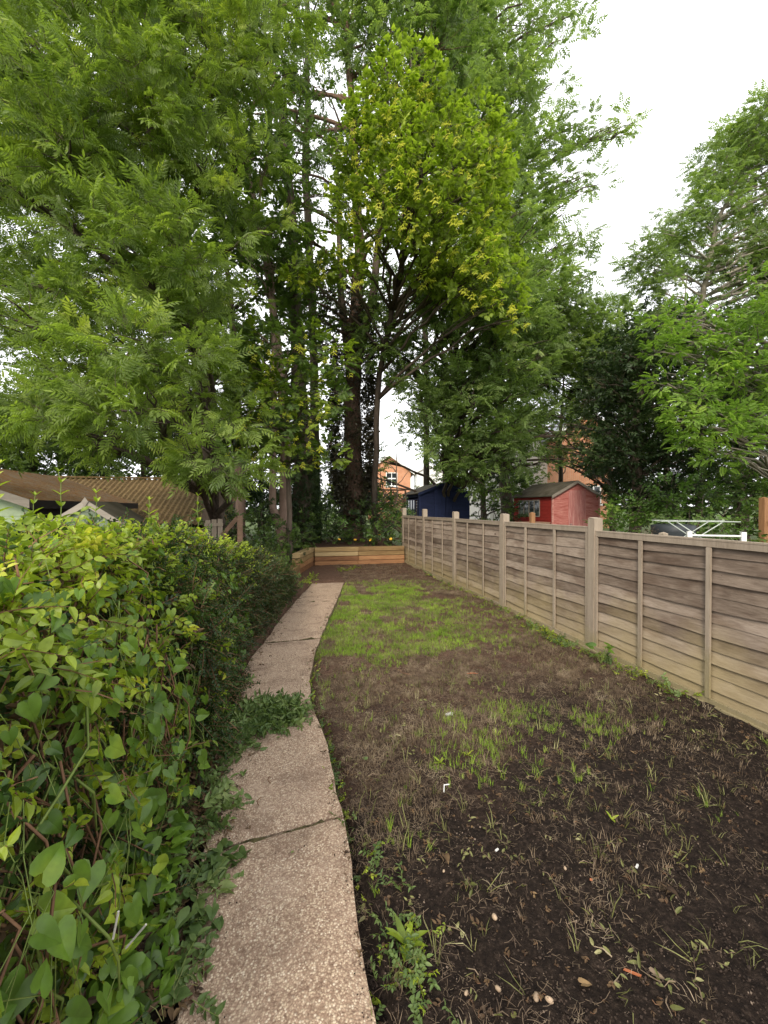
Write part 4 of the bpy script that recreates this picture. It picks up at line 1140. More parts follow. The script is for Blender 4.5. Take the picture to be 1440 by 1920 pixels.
maple = tree('maple_tree', 'bright yellow green maple with hanging yellow seed keys in the middle', 'tree', b, [b, P(702, 940, 13.0), P(712, 700, 12.4), P(755, 500, 11.4), P(775, 300, 10.6), P(770, 120, 10.4)],
             [.10, .09, .085, .08, .06, .03], M['bark'], lumps, MAP, 125, .92, limb_r=.045, up=.2, flat=.85, roll=.6)
pts = []
for x, y, D, rp in near:
    for _ in range(int(rp / 5)):
        a_ = random.uniform(0, 6.28); q = random.uniform(.2, .95) * rp
        pts.append(P(x + q * math.cos(a_), y + q * math.sin(a_) * .9 + 6, D - rp / F * D * .8))
scatter('seed_clusters', KEYS, pts, [(1, 0, 0)] * len(pts), RNG.uniform(1.2, 2.2, len(pts)), maple, .2)

b = P(800, 953, 18); b.z = 0
tree('green_tall_tree', 'tall soft green tree whose top shows above the yellow green maple', 'tree', b, [b, P(798, 600, 17.5), P(790, 300, 15.5), P(780, 40, 14), P(770, -160, 14)], [.13, .11, .09, .07, .03], M['bark'],
     crown_lumps([(640, -160), (860, -160), (900, 60), (880, 200), (760, 90), (640, 120)], 11.5, 14.5, 40, 38, 1.1) + crown_lumps([(940, 300), (1010, 420), (1030, 600), (960, 640), (900, 560)], 13, 15, 22, 34, 1), [ASHFAR[0], MAPDK[0], ASHFAR[1]], 26, 1.0, limb_r=.05)
# lower maple shoots
b = P(545, 953, 10.4); b.z = 0
near = [(560, 650, 9.6, 45), (620, 670, 9.6, 40), (500, 640, 9.4, 40), (470, 690, 9.4, 42), (540, 730, 9.4, 55), (600, 750, 9.6, 45), (500, 790, 9.2, 50), (580, 810, 9.4, 50), (460, 830, 9.2, 40), (540, 860, 9.3, 35),
        (610, 850, 9.8, 35), (640, 700, 10, 24), (480, 740, 9.6, 34), (510, 690, 9.6, 40)]
lumps = [(P(x, y, D), rp / F * D) for x, y, D, rp in near]
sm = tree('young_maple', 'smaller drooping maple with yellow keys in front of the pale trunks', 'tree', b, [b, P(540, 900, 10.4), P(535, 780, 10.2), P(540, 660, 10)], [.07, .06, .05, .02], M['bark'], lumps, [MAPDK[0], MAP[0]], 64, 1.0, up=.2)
pts = []
for x, y, D, rp in near:
    for _ in range(int(rp / 7)):
        a_ = random.uniform(0, 6.28); q = random.uniform(.2, .9) * rp
        pts.append(P(x + q * math.cos(a_), y + q * math.sin(a_) * .9 + 6, D - rp / F * D * .8))
scatter('seed_clusters', KEYS, pts, [(1, 0, 0)] * len(pts), RNG.uniform(1.0, 1.7, len(pts)), sm, .2)

# --- tall pale ash behind, upper right
b = P(955, 953, 18.5); b.z = 0
near = [(1060, 80, 17, 26), (1040, 50, 17, 24), (1010, 120, 17, 34), (1030, 170, 17, 24), (960, 60, 17, 50), (980, 160, 17, 36), (1130, 260, 16.6, 24), (1160, 245, 16.6, 20), (1180, 240, 16.6, 12), (1090, 240, 16.6, 28), (1040, 260, 16.6, 34),
        (1060, 320, 16.6, 34), (1100, 330, 16.6, 24), (1120, 350, 16.6, 16), (1000, 300, 16.6, 40), (1010, 380, 16.6, 36), (1060, 400, 16.6, 22), (1080, 370, 16.6, 20), (1085, 460, 16.2, 16), (1090, 440, 16.2, 14),
        (1070, 500, 16.2, 32), (1110, 515, 16.2, 20), (1030, 520, 16.2, 36), (1010, 460, 16.4, 34), (1000, 560, 16, 36), (1060, 550, 16, 30), (1090, 30, 17, 10), (1040, -30, 17, 30)]
lumps = [(P(x, y, D), rp / F * D) for x, y, D, rp in near] + crown_lumps([(780, -150), (1000, -150), (1030, 100), (980, 300), (1040, 480), (1080, 600), (900, 640), (800, 300)], 16, 19, 84, 38, 1)
tree('pale_tall_ash', 'very tall thin leaved ash reaching into the white sky behind the maple', 'tree', b, [b, P(930, 700, 18.5), P(900, 400, 18.3), P(880, 150, 18), P(890, -150, 18)], [.24, .2, .15, .1, .05], M['bark'], lumps, ASHFAR, 16, 1.15, limb_r=.05, flat=.8)

# --- drooping dark tree over the blue shed
b = P(835, 953, 15.8); b.z = 0
lumps = L_((992, 858, 15.5, 20), (1022, 872, 15.8, 18), (965, 870, 15.5, 20), (1060, 860, 16.5, 13), (1075, 815, 16.5, 18), (1050, 800, 16.5, 18), (700, 862, 15, 18), (690, 895, 15, 16)) + crown_lumps([(720, 540), (800, 480), (960, 520), (1010, 640), (1000, 760), (975, 860), (900, 900), (830, 890), (790, 830), (745, 740), (700, 640)], 11.5, 14.5, 110, 36, 1.1)
tree('drooping_tree', 'dark green tree with drooping sprays over the blue shed', 'tree', b, [b, P(838, 850, 15.4), P(850, 700, 14.5), P(860, 560, 13.6)], [.2, .16, .12, .05], M['bark'], lumps, [MID[0], MID[1], ASHFAR[0]], 42, 1.0, limb_r=.05)

# bare pruned saplings by the brick house
for k, (x0, y0, x1, y1, lab) in enumerate([(728, 1010, 742, 840, 'thin dark bare stem leaning right in front of the brick house'), (724, 1000, 712, 872, 'thin dark bare stem leaning left in front of the brick house')]):
    c0, c1 = P(x0, y0, 13.2 + k * .2), P(x1, y1, 13.2 + k * .2); c0.z = .3
    mb = MB(); cp = curve_pts((0, 0, 0), c1 - c0, (.08, 0, 0), 8, .1); mb.tube(cp, [.035 - .003 * i for i in range(9)], 7)
    for t in (3, 4, 5, 6): mb.tube(curve_pts(cp[t], cp[t] + Vector((random.choice([-.4, .4]), 0, .45)), n=3, wob=.2), [.016, .012, .009, .005], 5)
    setp(mb.obj('bare_sapling', M['bark'], None, True, loc=c0), lab, 'sapling')

# --- small yellow-green tree between
b = P(1150, 953, 18.5); b.z = 0
lumps = L_((985, 800, 17, 26), (1010, 830, 17, 24), (965, 845, 17, 22), (1040, 860, 17, 15), (1000, 770, 17, 26), (1045, 780, 17, 26), (1070, 830, 17, 15)) + crown_lumps([(985, 600), (1040, 560), (1130, 560), (1200, 610), (1190, 720), (1160, 780), (1100, 760), (1040, 830), (975, 830), (985, 680)], 16.6, 19, 62, 32, .9)
tree('light_leaved_tree', 'yellowish green light leaved tree left of the dark evergreens', 'tree', b, [b, P(1140, 800, 18.5), P(1100, 640, 18.3)], [.1, .08, .03], M['bark'], lumps, [ASHFAR[0], MID[0]], 44, .95)

# --- evergreen mass behind the airer
b = P(1190, 953, 12.2); b.z = 0
lumps = L_((1105, 850, 15, 20), (1120, 815, 15, 24), (1135, 870, 15, 22), (1105, 790, 15, 20), (1060, 800, 16, 16), (1040, 840, 17, 14), (1085, 760, 15.5, 22), (1090, 885, 16, 9)) + crown_lumps([(1110, 780), (1130, 690), (1180, 620), (1250, 590), (1300, 640), (1300, 960), (1165, 940), (1150, 870), (1120, 850)], 11, 13.5, 90, 38, .8)
tree('dark_evergreen', 'dark evergreen holly like tree directly behind the red shed', 'tree', b, [b, P(1192, 800, 12.2), P(1200, 640, 12.2)], [.15, .12, .04], M['bark'], lumps, DARK, 60, .9)
b = P(1390, 953, 11.5); b.z = 0
lumps = crown_lumps([(1280, 640), (1360, 560), (1560, 520), (1620, 960), (1290, 960)], 10, 12.5, 90, 40, .8)
tree('dark_evergreen', 'dark shadowed evergreen behind the post at the right edge', 'tree', b, [b, P(1390, 800, 11.5), P(1400, 600, 11.5)], [.15, .12, .04], M['bark'], lumps, [DARK[0], MID[0], MID[1]], 60, .9)

# --- tall wind-bent ash at right
b = P(1312, 953, 12.0); b.z = 0
lumps = crown_lumps([(1185, 560), (1225, 430), (1300, 400), (1330, 300), (1430, 210), (1640, 150), (1640, 560), (1400, 600), (1330, 500), (1260, 560)], 11.5, 14.0, 110, 32, 1)
lumps += [(P(x, y, 12), 26 / F * 12) for x, y in ((1190, 540), (1215, 500), (1240, 440), (1270, 400), (1300, 380), (1330, 320), (1350, 290), (1390, 250), (1425, 215), (1300, 540), (1230, 580))]
tw = tree('wind_bent_ash', 'tall pale stemmed ash with wind blown crown at the right edge', 'tree', b, [b, P(1310, 740, 12), P(1306, 640, 12), P(1316, 540, 12), P(1340, 420, 12.2), P(1400, 300, 12.6)], [.1, .09, .08, .07, .05, .03], M['bark_grey'], lumps, ASHFAR, 44, .72, limb_r=.03)
mb = MB()
for pl_ in ([(1306, 740), (1290, 660), (1268, 620), (1262, 560)], [(1308, 700), (1345, 640), (1385, 620), (1400, 570)], [(1308, 720), (1240, 640), (1225, 600)], [(1304, 660), (1280, 600), (1285, 520)]):
    mb.tube([P(x, y, 11.9) - b for x, y in pl_], [.05, .035, .025, .012][:len(pl_)] if len(pl_) == 4 else [.04, .025, .012], 7)
mb.obj('side_stems', M['bark_grey'], tw, True)

# --- bright robinia branches close at the right
b = P(1530, 953, 9.5); b.z = 0
near = [(1350, 850, 8.1, 24), (1300, 835, 8.2, 20), (1425, 785, 8.2, 30), (1392, 700, 8.3, 30), (1330, 640, 8.6, 24), (1265, 600, 8.6, 24), (1220, 610, 9, 22), (1300, 600, 8.2, 26), (1280, 640, 8.2, 34), (1240, 660, 8.4, 26), (1250, 720, 8.4, 30), (1290, 770, 8.2, 40), (1330, 800, 8.0, 48), (1380, 790, 8.0, 40), (1370, 840, 8.0, 32), (1400, 640, 8.2, 40), (1360, 660, 8.3, 28),
        (1440, 590, 8.2, 42), (1420, 700, 8.2, 38), (1460, 760, 8.2, 38), (1340, 700, 8.3, 28), (1430, 520, 8.6, 30), (1520, 560, 8, 60), (1540, 680, 8, 70), (1270, 790, 8.3, 24), (1310, 740, 8.3, 26)]
lumps = [(P(x, y, D), rp / F * D) for x, y, D, rp in near]
tree('robinia_tree', 'fresh bright green robinia branches reaching in from the right edge', 'tree', b, [b, P(1520, 800, 9.5), P(1500, 560, 9.2), P(1480, 380, 9)], [.14, .12, .09, .04], M['bark_grey'], lumps, ROB, 110, .74, limb_r=.04, up=.3, flat=.6)

# --- bushes
def bush(name, label, cat, lumps, srcs, per, scl, up=.4):
    c = Vector(lumps[0][0]); B = Vector((c.x, c.y, 0)); r = empty(name, B, label, cat)
    mb = MB()
    for q, rad in lumps:
        q = Vector(q); mb.tube(curve_pts(Vector((q.x - B.x) * .5 * Vector((1, 0, 0)) + (q.y - B.y) * .5 * Vector((0, 1, 0))) , q - B, n=4, wob=.15), [.025, .02, .015, .01, .005], 5)
    mb.obj('stems', M['bark'], r, True, kind='stuff')
    Ps, Ds = zip(*[blob(tuple(q), rad, max(6, int(per * rad ** 2)), up, .85) for q, rad in lumps])
    p = np.concatenate(Ps); d = np.concatenate(Ds); x, y, D = to_px(p); ok = (p[:, 2] > .02) & gap_ok(x, y, .8)
    scatter('foliage', srcs, p[ok], d[ok], scl * RNG.uniform(.7, 1.2, ok.sum()), r, .7)
    return r
def L_(*a): return [(P(x, y, D), rp / F * D) for x, y, D, rp in a]
bush('ivy_bank', 'glossy bright green ivy bank between the red shed and clothes airer', 'ivy', L_(*[(1150 + i * 26, 985 - (i % 3) * 18, 10 + (i % 2) * .5, 26) for i in range(5)], (1160, 1000, 10, 24), (1200, 940, 10.6, 26)), IVY, 190, 1.2)
bush('ivy_bank', 'green ivy and bramble growth behind the clothes airer', 'ivy', L_(*[(1270 + i * 24, 970 - (i % 3) * 20, 9.2 + (i % 2) * .4, 28) for i in range(9)], *[(1280 + i * 30, 1005, 8.8, 26) for i in range(8)], (1250, 930, 10, 26), (1330, 915, 10, 30), (1400, 905, 10, 34)), [IVY[0], IVY[1], MID[0]], 160, 1.15)
bush('brown_grass_clump', 'straw coloured clump of dry stems just over the fence', 'plant', L_((1210, 996, 6.6, 13), (1222, 998, 6.6, 10)), [STRAW[0], LONGSTRAW[0]], 2600, 1.0, 1.2)
bush('yellow_shrub', 'golden yellow leaved shrub glowing between the two dark trunks', 'shrub', L_((620, 930, 16, 24), (612, 905, 16, 16), (632, 915, 16, 16), (606, 948, 16, 16)), YEL, 130, 1.2)
bush('yellow_shrub', 'olive yellow conifer shrub right of the far brick house', 'shrub', L_((778, 880, 24, 12), (780, 900, 24, 12), (776, 915, 24, 12)), [YEL[0], MID[0]], 60, 1.4)
bed_l = L_(*[(x, y, D, rp) for x, y, D, rp in [(715, 955, 13.6, 26), (690, 930, 14.5, 24), (740, 945, 14.2, 20), (600, 940, 14, 26), (570, 985, 12.5, 24), (660, 1008, 12.2, 14), (600, 990, 12, 26), (630, 1000, 11.8, 22), (585, 965, 12.6, 26), (620, 960, 13.4, 26), (700, 985, 12.4, 26), (735, 990, 11.9, 24), (715, 1005, 11.6, 18), (745, 965, 12.6, 22), (690, 960, 13, 24), (690, 1015, 11.5, 12), (745, 1015, 11.4, 12), (640, 985, 12.8, 20)]])
bush('laurel_bush', 'dark rounded bush between the blue shed and the red shed', 'shrub', L_((925, 960, 15.5, 36), (905, 935, 16, 34), (945, 925, 16, 34), (900, 900, 17, 30), (930, 890, 17, 34), (955, 960, 15.5, 28), (960, 900, 17.5, 24)), [DARK[0], MID[0]], 90, 1.0)
bb = bush('bed_shrubs', 'dark leafy shrubs with a few yellow flowers planted in the sleeper bed', 'shrubs', bed_l, [DARK[0], MID[0], IVY[0]], 420, .8)
fl = MB()
for a_ in range(6): leaflet(fl, (0, 0, 0), (math.cos(a_ * 1.05), math.sin(a_ * 1.05), .4), (0, 0, 1), .05, .035, .1)
flm = fl.mesh('flower', M['flower'])
for x, y, D in ((712, 1003, 11.35), (733, 1011, 11.2), (695, 1013, 11.2), (636, 1012, 11.2), (666, 1013, 11.1)):
    link('flower', flm, bb, None, P(x, y, D) - Vector(bb.location), (random.uniform(.4, 1.2), 0, random.uniform(0, 6)))
bush('undergrowth', 'shady green undergrowth left of the stepped sleepers', 'shrubs', L_((500, 1030, 9.4, 34), (535, 1040, 9.3, 26), (470, 1000, 10, 34), (550, 1015, 10, 24), (520, 1005, 10.4, 26), (560, 1000, 11, 22), (440, 985, 10.5, 34), (400, 970, 11, 34), (515, 1060, 8.8, 22), (480, 1050, 9, 30), (490, 960, 11.2, 24), (575, 1015, 11.2, 16), (420, 1000, 9.4, 30)),
     [DARK[0], MID[0], HEDGED[0], IVY[0]], 380, .8)
bush('clipped_bush', 'fine leaved olive green bush at the far end of the hedge beside the path', 'shrub', L_((520, 1085, 7.6, 36), (535, 1110, 7.2, 30), (500, 1060, 7.8, 34), (510, 1130, 6.8, 34), (545, 1090, 7.8, 20), (490, 1100, 7, 30)), [HEDGED[0], HEDGED[1], WILT[0]], 420, 1.0)
# slender robin-red leafy wall of old shrubs left behind hedge to close the view
bush('garden_shrub', 'grey green shrub between the tool shed and the corrugated roof', 'shrub', L_((300, 985, 8.5, 30), (340, 975, 9, 26), (250, 990, 8.2, 24)), [MID[0], DEAD[0]], 160, .8)

# ------------------------------------------------------------------ the hedge on the left
hy = [(0., 1.0), (.6, 1.22), (1.2, 1.27), (3.0, 1.25), (3.8, 1.17), (4.6, 1.0), (5.6, .85), (6.6, .70), (7.4, .5)]
hxb = [(0., -.50), (1.0, -.50), (1.3, -.50), (2.0, -.50), (3.3, -.46), (4.2, -.44), (4.9, -.34), (6., -.16), (7.4, .06)]
def htop(y): return float(np.interp(y, [a for a, _ in hy], [b for _, b in hy]))
def hface(y, z):
    zt = htop(y); t = z / zt
    return float(np.interp(y, [a for a, _ in hxb], [b for _, b in hxb])) - .10 * t - .16 * max(0, t - .75) / .25
hedge = empty('hedge', (-.9, 3.0, 0), 'overgrown mixed hedge tangled with climbers along the left of the path', 'hedge')
def hsample(n, y0, y1, top_frac, inset=.12, z0=0.05, zmax=1.0, out=0.03):
    p, d = [], []
    for _ in range(n):
        y = y0 + (y1 - y0) * random.random() ** 1.25
        zt = htop(y) + .10 * (float(vnoise(np.array(y * 2.2), np.array(1.))) - .5)
        if random.random() < top_frac:
            x = hface(y, zt) - random.random() ** 1.3 * 1.9
            lum = (float(vnoise(np.array(x * 3), np.array(y * 3), 5)) - .5) * .16
            z = zt + lum - random.random() * inset + .02
            p.append((x, y, z)); d.append((random.gauss(.15, .6), random.gauss(-.2, .6), random.uniform(-.1, 1.0)))
        else:
            z = random.uniform(z0, zt * zmax)
            lum = (float(vnoise(np.array(z * 3.5), np.array(y * 3.5), 7)) - .5) * .2
            x = hface(y, z) + lum + out - random.random() * inset
            p.append((x, y, z)); d.append((random.uniform(.1, 1), random.gauss(-.25, .6), random.gauss(.0, .55)))
    return np.array(p), np.array(d)
# dark twiggy interior
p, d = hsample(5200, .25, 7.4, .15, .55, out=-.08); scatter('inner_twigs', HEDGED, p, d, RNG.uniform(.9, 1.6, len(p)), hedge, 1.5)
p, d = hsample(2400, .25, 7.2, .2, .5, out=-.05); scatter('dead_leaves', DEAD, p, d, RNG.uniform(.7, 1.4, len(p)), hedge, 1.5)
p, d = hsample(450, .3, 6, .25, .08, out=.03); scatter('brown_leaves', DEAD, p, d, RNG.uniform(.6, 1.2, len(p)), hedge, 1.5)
# small yellow-green leaves over the top, colour lightened so it looks lit
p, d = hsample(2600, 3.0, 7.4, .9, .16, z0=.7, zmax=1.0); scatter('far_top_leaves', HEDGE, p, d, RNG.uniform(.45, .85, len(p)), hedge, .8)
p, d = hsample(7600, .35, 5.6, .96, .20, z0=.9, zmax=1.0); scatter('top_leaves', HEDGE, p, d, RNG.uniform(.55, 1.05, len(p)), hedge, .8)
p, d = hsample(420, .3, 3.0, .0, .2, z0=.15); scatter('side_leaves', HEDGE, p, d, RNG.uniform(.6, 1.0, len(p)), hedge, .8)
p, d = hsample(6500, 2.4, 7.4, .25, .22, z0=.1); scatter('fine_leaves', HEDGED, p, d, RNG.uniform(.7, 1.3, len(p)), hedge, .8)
# stems
mb = MB()
for _ in range(420):
    y = random.uniform(.5, 6.2); z0 = random.uniform(0, .5); x = hface(y, z0) - random.uniform(.0, .3)
    yy = y + random.gauss(0, .25); z1 = min(htop(yy) + .04, z0 + random.uniform(.4, 1.0)); x1 = hface(yy, z1) - random.uniform(-.03, .2)
    mb.tube(curve_pts((x + .93, y - 3, z0), (x1 + .93, yy - 3, z1), (random.gauss(0, .05), random.gauss(0, .06), 0), 6, .25), [.0035] * 7, 4, random.choice([0, 0, 1]))
for _ in range(60):
    y = random.uniform(.6, 5.5); x = hface(y, 0) - random.uniform(.3, .8)
    mb.tube(curve_pts((x + .9, y - 3, 0), (x + .9 + random.gauss(0, .15), y - 3 + random.gauss(0, .2), htop(y) * .8), n=6, wob=.08), [random.uniform(.003, .006)] * 7, 6)
mb.obj('stems', [M['stem'], M['stem_green']], hedge, True, kind='stuff')

# bindweed: 300 nearest leaves are objects
bw = empty('bindweed', (-.6, 1.2, 0), 'bindweed climber with big heart shaped leaves hanging over the near end of the hedge', 'climbing plant')
cand = []
for _ in range(1150):
    y = .45 + 3.9 * random.random() ** 1.6; zt = htop(y)
    if random.random() < .2:
        x = hface(y, zt) - random.random() * .7; z = zt + random.uniform(-.05, .09); nrm = Vector((random.gauss(.2, .4), random.gauss(-.3, .4), 1))
    else:
        z = random.uniform(.12, zt); x = hface(y, z) + random.uniform(-.04, .10); nrm = Vector((1, random.gauss(-.55, .4), random.gauss(.55, .35)))
    nrm.normalize(); dn = Vector((random.gauss(.1, .35), random.gauss(-.1, .5), random.uniform(-1.1, -.1))); dn = (dn - nrm * dn.dot(nrm)).normalized()
    s = random.uniform(.028, .062) * (1.2 if z < .8 else .9)
    cand.append((Vector((x, y, z)), dn, nrm, s))
# ground level spill towards the path
for _ in range(190):
    y = random.uniform(.75, 2.0); x = random.uniform(-.62, -.34 - .05 * (y > 1.5)) ; z = .03 + random.random() * .16 * (1 if x < -.4 else .4)
    nrm = Vector((random.gauss(0, .3), random.gauss(-.1, .3), 1)).normalized(); a_ = random.uniform(0, 6.28); dn = Vector((math.cos(a_), math.sin(a_), 0)); dn = (dn - nrm * dn.dot(nrm)).normalized()
    cand.append((Vector((x, y, z)), dn, nrm, random.uniform(.035, .07)))
def seen(c):
    x, y, D = to_px(np.array([tuple(c[0])])); 
    return D[0] > .3 and -60 < x[0] < 900 and 700 < y[0] < 1980
vis = sorted([c for c in cand if seen(c)], key=lambda c: -c[3] / max(.3, (c[0] - Vector((0, 0, HC))).length))
first = set(id(c) for c in vis[:295])
rest_p, rest_d, rest_s = [], [], []
for c in cand:
    q, dn, nrm, s = c
    if id(c) in first:
        sd_ = nrm.cross(dn); m = Matrix((dn, sd_, nrm)).transposed().to_4x4()
        o = link('leaf', random.choice(HEARTS), bw); o.matrix_basis = Matrix.Translation(q - Vector(bw.location)) @ m @ Matrix.Scale(s, 4)
    else: rest_p.append(tuple(q)); rest_d.append(tuple(dn)); rest_s.append(s)
# the remaining leaves face outwards too: stored as stuff
p = np.array(rest_p); scatter('small_leaves', HEARTT, p, np.array(rest_d), np.array(rest_s), bw, 1.0)
mb = MB()
for _ in range(60):
    y = .5 + 3.2 * random.random() ** 1.3; z1 = htop(y) * random.uniform(.7, 1.03); z0 = random.uniform(.05, .5)
    y0 = y + random.gauss(0, .3)
    mb.tube(curve_pts((hface(y0, z0) + .05 + .6, y0 - 1.2, z0), (hface(y, z1) + .03 + .6, y - 1.2, z1), (.03, random.gauss(0, .08), 0), 8, .25), [.0013] * 9, 4)
mb.obj('vine_stems', [M['stem_green']], bw, True, kind='stuff')

# upright leafy shoots poking above the hedge, large leaves as parts
lf = MB(); leaflet(lf, (0, 0, 0), (1, 0, 0), (0, 0, 1), 1, .30, .2, 0, 3); lance = lf.mesh('lance_leaf', M['hedge'], True)
shoots = [(108, 1000, 885, 2.3, 'tall leafy shoot before the pale roof left of the tool shed'), (5, 990, 870, 1.9, 'leafy shoot at the left frame edge before the pale green wall'),
          (175, 1000, 925, 2.4, 'leafy shoot rising in front of the tool shed gable'), (365, 1000, 930, 3.3, 'small bright green shoot above the far part of the hedge'), (285, 990, 938, 2.9, 'short yellow green shoot in front of the corrugated roof'),
          (60, 1000, 930, 2.1, 'leafy shoot between the left frame edge and the pale roof'), (-60, 1000, 880, 1.7, 'leafy shoot just beyond the left frame edge')]
for x, y0, y1, D, lab in shoots:
    a_, b2 = P(x, y0 + 60, D), P(x + random.uniform(-8, 8), y1, D); r = empty('leafy_shoot', a_, lab, 'plant', 'leafy shoots above the hedge')
    cp = curve_pts((0, 0, 0), b2 - a_, (random.gauss(0, .01), 0, 0), 8, .08)
    MB().tube(cp, [.004 - .0003 * i for i in range(9)], 5).obj('stem', M['stem_green'], r, True)
    for i in range(2, 9):
        for s in range(2 if i < 8 else 3):
            az = i * 1.57 + s * (3.14 if i < 8 else 2.1) + random.uniform(-.3, .3); el = .2 + .09 * i
            d = Vector((math.cos(az) * math.cos(el), math.sin(az) * math.cos(el), math.sin(el))); n = Vector((0, 0, 1)); n = (n - d * n.dot(d)).normalized()
            L = .085 * (1 - .55 * max(0, i - 4) / 4) * random.uniform(.85, 1.15) * (D / 2.2) ** .3
            o = link('leaf', lance, r); o.matrix_basis = Matrix.Translation(cp[i]) @ Matrix((d, n.cross(d), n)).transposed().to_4x4() @ Matrix.Scale(L, 4)

CURL0 = DEAD[0]
# ------------------------------------------------------------------ cut clippings on the path
def pile(name, label, cpts, n, srcs, scl, h=.07, roll=1.3):
    p, d = [], []
    for _ in range(n):
        cx, cy, rx, ry = random.choice(cpts); a_ = random.uniform(0, 6.28); q = random.random() ** .6
        x = cx + rx * q * math.cos(a_); y = cy + ry * q * math.sin(a_)
        p.append((x, y, .03 + random.random() * h * (1 - q))); d.append((math.cos(a_ + random.gauss(0, 1)), math.sin(a_ + random.gauss(0, 1)), random.uniform(-.1, .25)))
    o = scatter(name, srcs, p, d, RNG.uniform(*scl, n), None, roll); setp(o, label, 'clippings'); return o
def gp_(px, py): q = G(px, py); return q.x, q.y
x1, y1 = gp_(500, 1352); x2, y2 = gp_(440, 1375); x3, y3 = gp_(550, 1345)
pile('hedge_clippings', 'heap of freshly cut green hedge leaves spilling onto the middle of the path', [(x1, y1, .16, .22), (x2, y2, .2, .26), (x3 - .04, y3, .10, .12)], 230, WILT, (.5, .9), .09)
x1, y1 = gp_(415, 1640); x2, y2 = gp_(360, 1740); x3, y3 = gp_(300, 1840)
o = pile('cut_bindweed_leaves', 'wilting cut heart shaped leaves along the near left edge of the path', [(x1, y1, .07, .10), (x2, y2, .1, .16), (x3, y3, .11, .12)], 85, HEARTW, (.03, .065), .07, .7)
pile('path_edge_clippings', 'loose scattered cut leaves and stalks along the left edge of the middle path slab', [(-.36, 2.0, .10, .3), (-.38, 1.65, .10, .22), (-.33, 1.35, .09, .2)], 110, [WILT[0], WILT[1], SPARSE[0], CURL0], (.35, .75), .035, .6)
pile('small_clippings', 'fine twigs and shredded leaves under the hedge beside the path', [(-.5, 1.6, .14, .5), (-.52, 2.4, .15, .5), (-.52, 3.3, .14, .7), (-.42, 2.1, .1, .2)], 420, [WILT[0], DEAD[0], HEDGED[0], STRAW[0]], (.4, .9), .06)
x1, y1 = gp_(600, 1345); pile('straw_wisps', 'wisps of dry straw lying across the path by the green heap', [(x1, y1, .10, .06)], 26, LONGSTRAW, (.6, 1.0), .015, .1)
pile('leaf_litter', 'dark leaf litter collected on the soil between hedge and path', [(-.52, 1.2, .2, .6), (-.55, 2.2, .2, .7), (-.55, 3.4, .18, .8)], 900, DEAD, (.5, 1.1), .03)

# ------------------------------------------------------------------ lawn, straw, weeds
def field(n, x0, x1, y0, y1, dens):
    x = RNG.uniform(x0, x1, n * 4); y = y0 + (y1 - y0) * RNG.random(n * 4); k = dens(x, y)
    ok = (RNG.random(n * 4) < k) & (x > ip(path_r, y) - .015 + .04 * (y > 8.3)) & (x < FX - .07) & (y < YB - .05)
    x, y = x[ok][:n], y[ok][:n]
    return np.stack([x, y, ground_h(x, y)], 1)
def up_dirs(n): a = RNG.uniform(0, 6.28, n); return np.stack([np.cos(a), np.sin(a), np.zeros(n)], 1)
def d_green(x, y):
    big = vnoise(x, y, 0, 1.3); sm = vnoise(x + 5, y, 0, 5)
    a = sstep(3.4, 4.3, y + .6 * (big - .5) - .2 * (x - 1)) * sstep(8.6, 7.0, y) * (.12 + .88 * sstep(2.5, 1.1, x - .10 * (y - 4)))
    b = .7 * np.exp(-((x - 1.35) ** 2 / .10 + (y - 2.62) ** 2 / .05))
    c = .5 * np.exp(-((x - 1.75) ** 2 / .08 + (y - 2.5) ** 2 / .05)) + .25 * np.exp(-((x - .95) ** 2 / .05 + (y - 2.25) ** 2 / .03))
    return np.clip((a + b + c) * sstep(.28, .62, sm * .6 + big * .4) * 1.2, 0, 1)
p = field(13000, .1, 2.95, 1.6, 9.6, d_green); o = scatter('lawn_grass', GRASS, p, up_dirs(len(p)), RNG.uniform(.35, .85, len(p)), None, .15)
setp(o, 'patch of thin bright green new grass in the middle of the bare plot', 'grass')
p = field(420, .3, 2.9, 1.2, 4.5, lambda x, y: .6 * sstep(.45, .7, vnoise(x, y, 2, 2.5)) * sstep(1.2, 2.2, y)); o = scatter('grass_tufts', TALLG, p, up_dirs(len(p)), RNG.uniform(.2, .6, len(p)), None, .2)
setp(o, 'scattered taller grass tufts growing through the dark soil', 'grass')
def d_straw(x, y): return np.clip((.10 + .9 * sstep(1.3, 3.2, y - .3 * (x - 1) + 1.2 * (vnoise(x, y, 4, 1.6) - .5))) * sstep(.15, .6, vnoise(x, y, 6, 4)), 0, 1)
p = field(26000, .1, 2.95, .7, 10.8, d_straw); p[:, 2] += .002; o = scatter('dry_grass', STRAW, p, up_dirs(len(p)), RNG.uniform(.35, .9, len(p)), None, .2)
setp(o, 'dead straw coloured grass bits strewn over the brown earth', 'dry grass')
p = field(380, .15, 2.95, .7, 4.5, lambda x, y: .5 + 0 * x); p[:, 2] += .004; o = scatter('loose_stems', LONGSTRAW, p, up_dirs(len(p)), RNG.uniform(.4, 1.2, len(p)), None, .1)
setp(o, 'long thin dry stems and roots lying on the dark soil', 'dry stems')
p = field(1700, .15, 2.95, .7, 6, lambda x, y: .5 * sstep(.3, .7, vnoise(x, y, 9, 2))); p[:, 2] += .004; o = scatter('fallen_leaf_bits', DEAD, p, up_dirs(len(p)), RNG.uniform(.2, .65, len(p)), None, .6)
setp(o, 'small curled brown and tan leaf scraps dotted over the soil', 'leaf litter')
p = field(13000, .1, 2.95, .75, 4.8, lambda x, y: sstep(5.0, 2.5, y) * (.3 + .7 * vnoise(x, y, 4, 5))); o = scatter('soil_crumbs', CRUMB, p, up_dirs(len(p)), RNG.uniform(.4, 1.1, len(p)), None, .5)
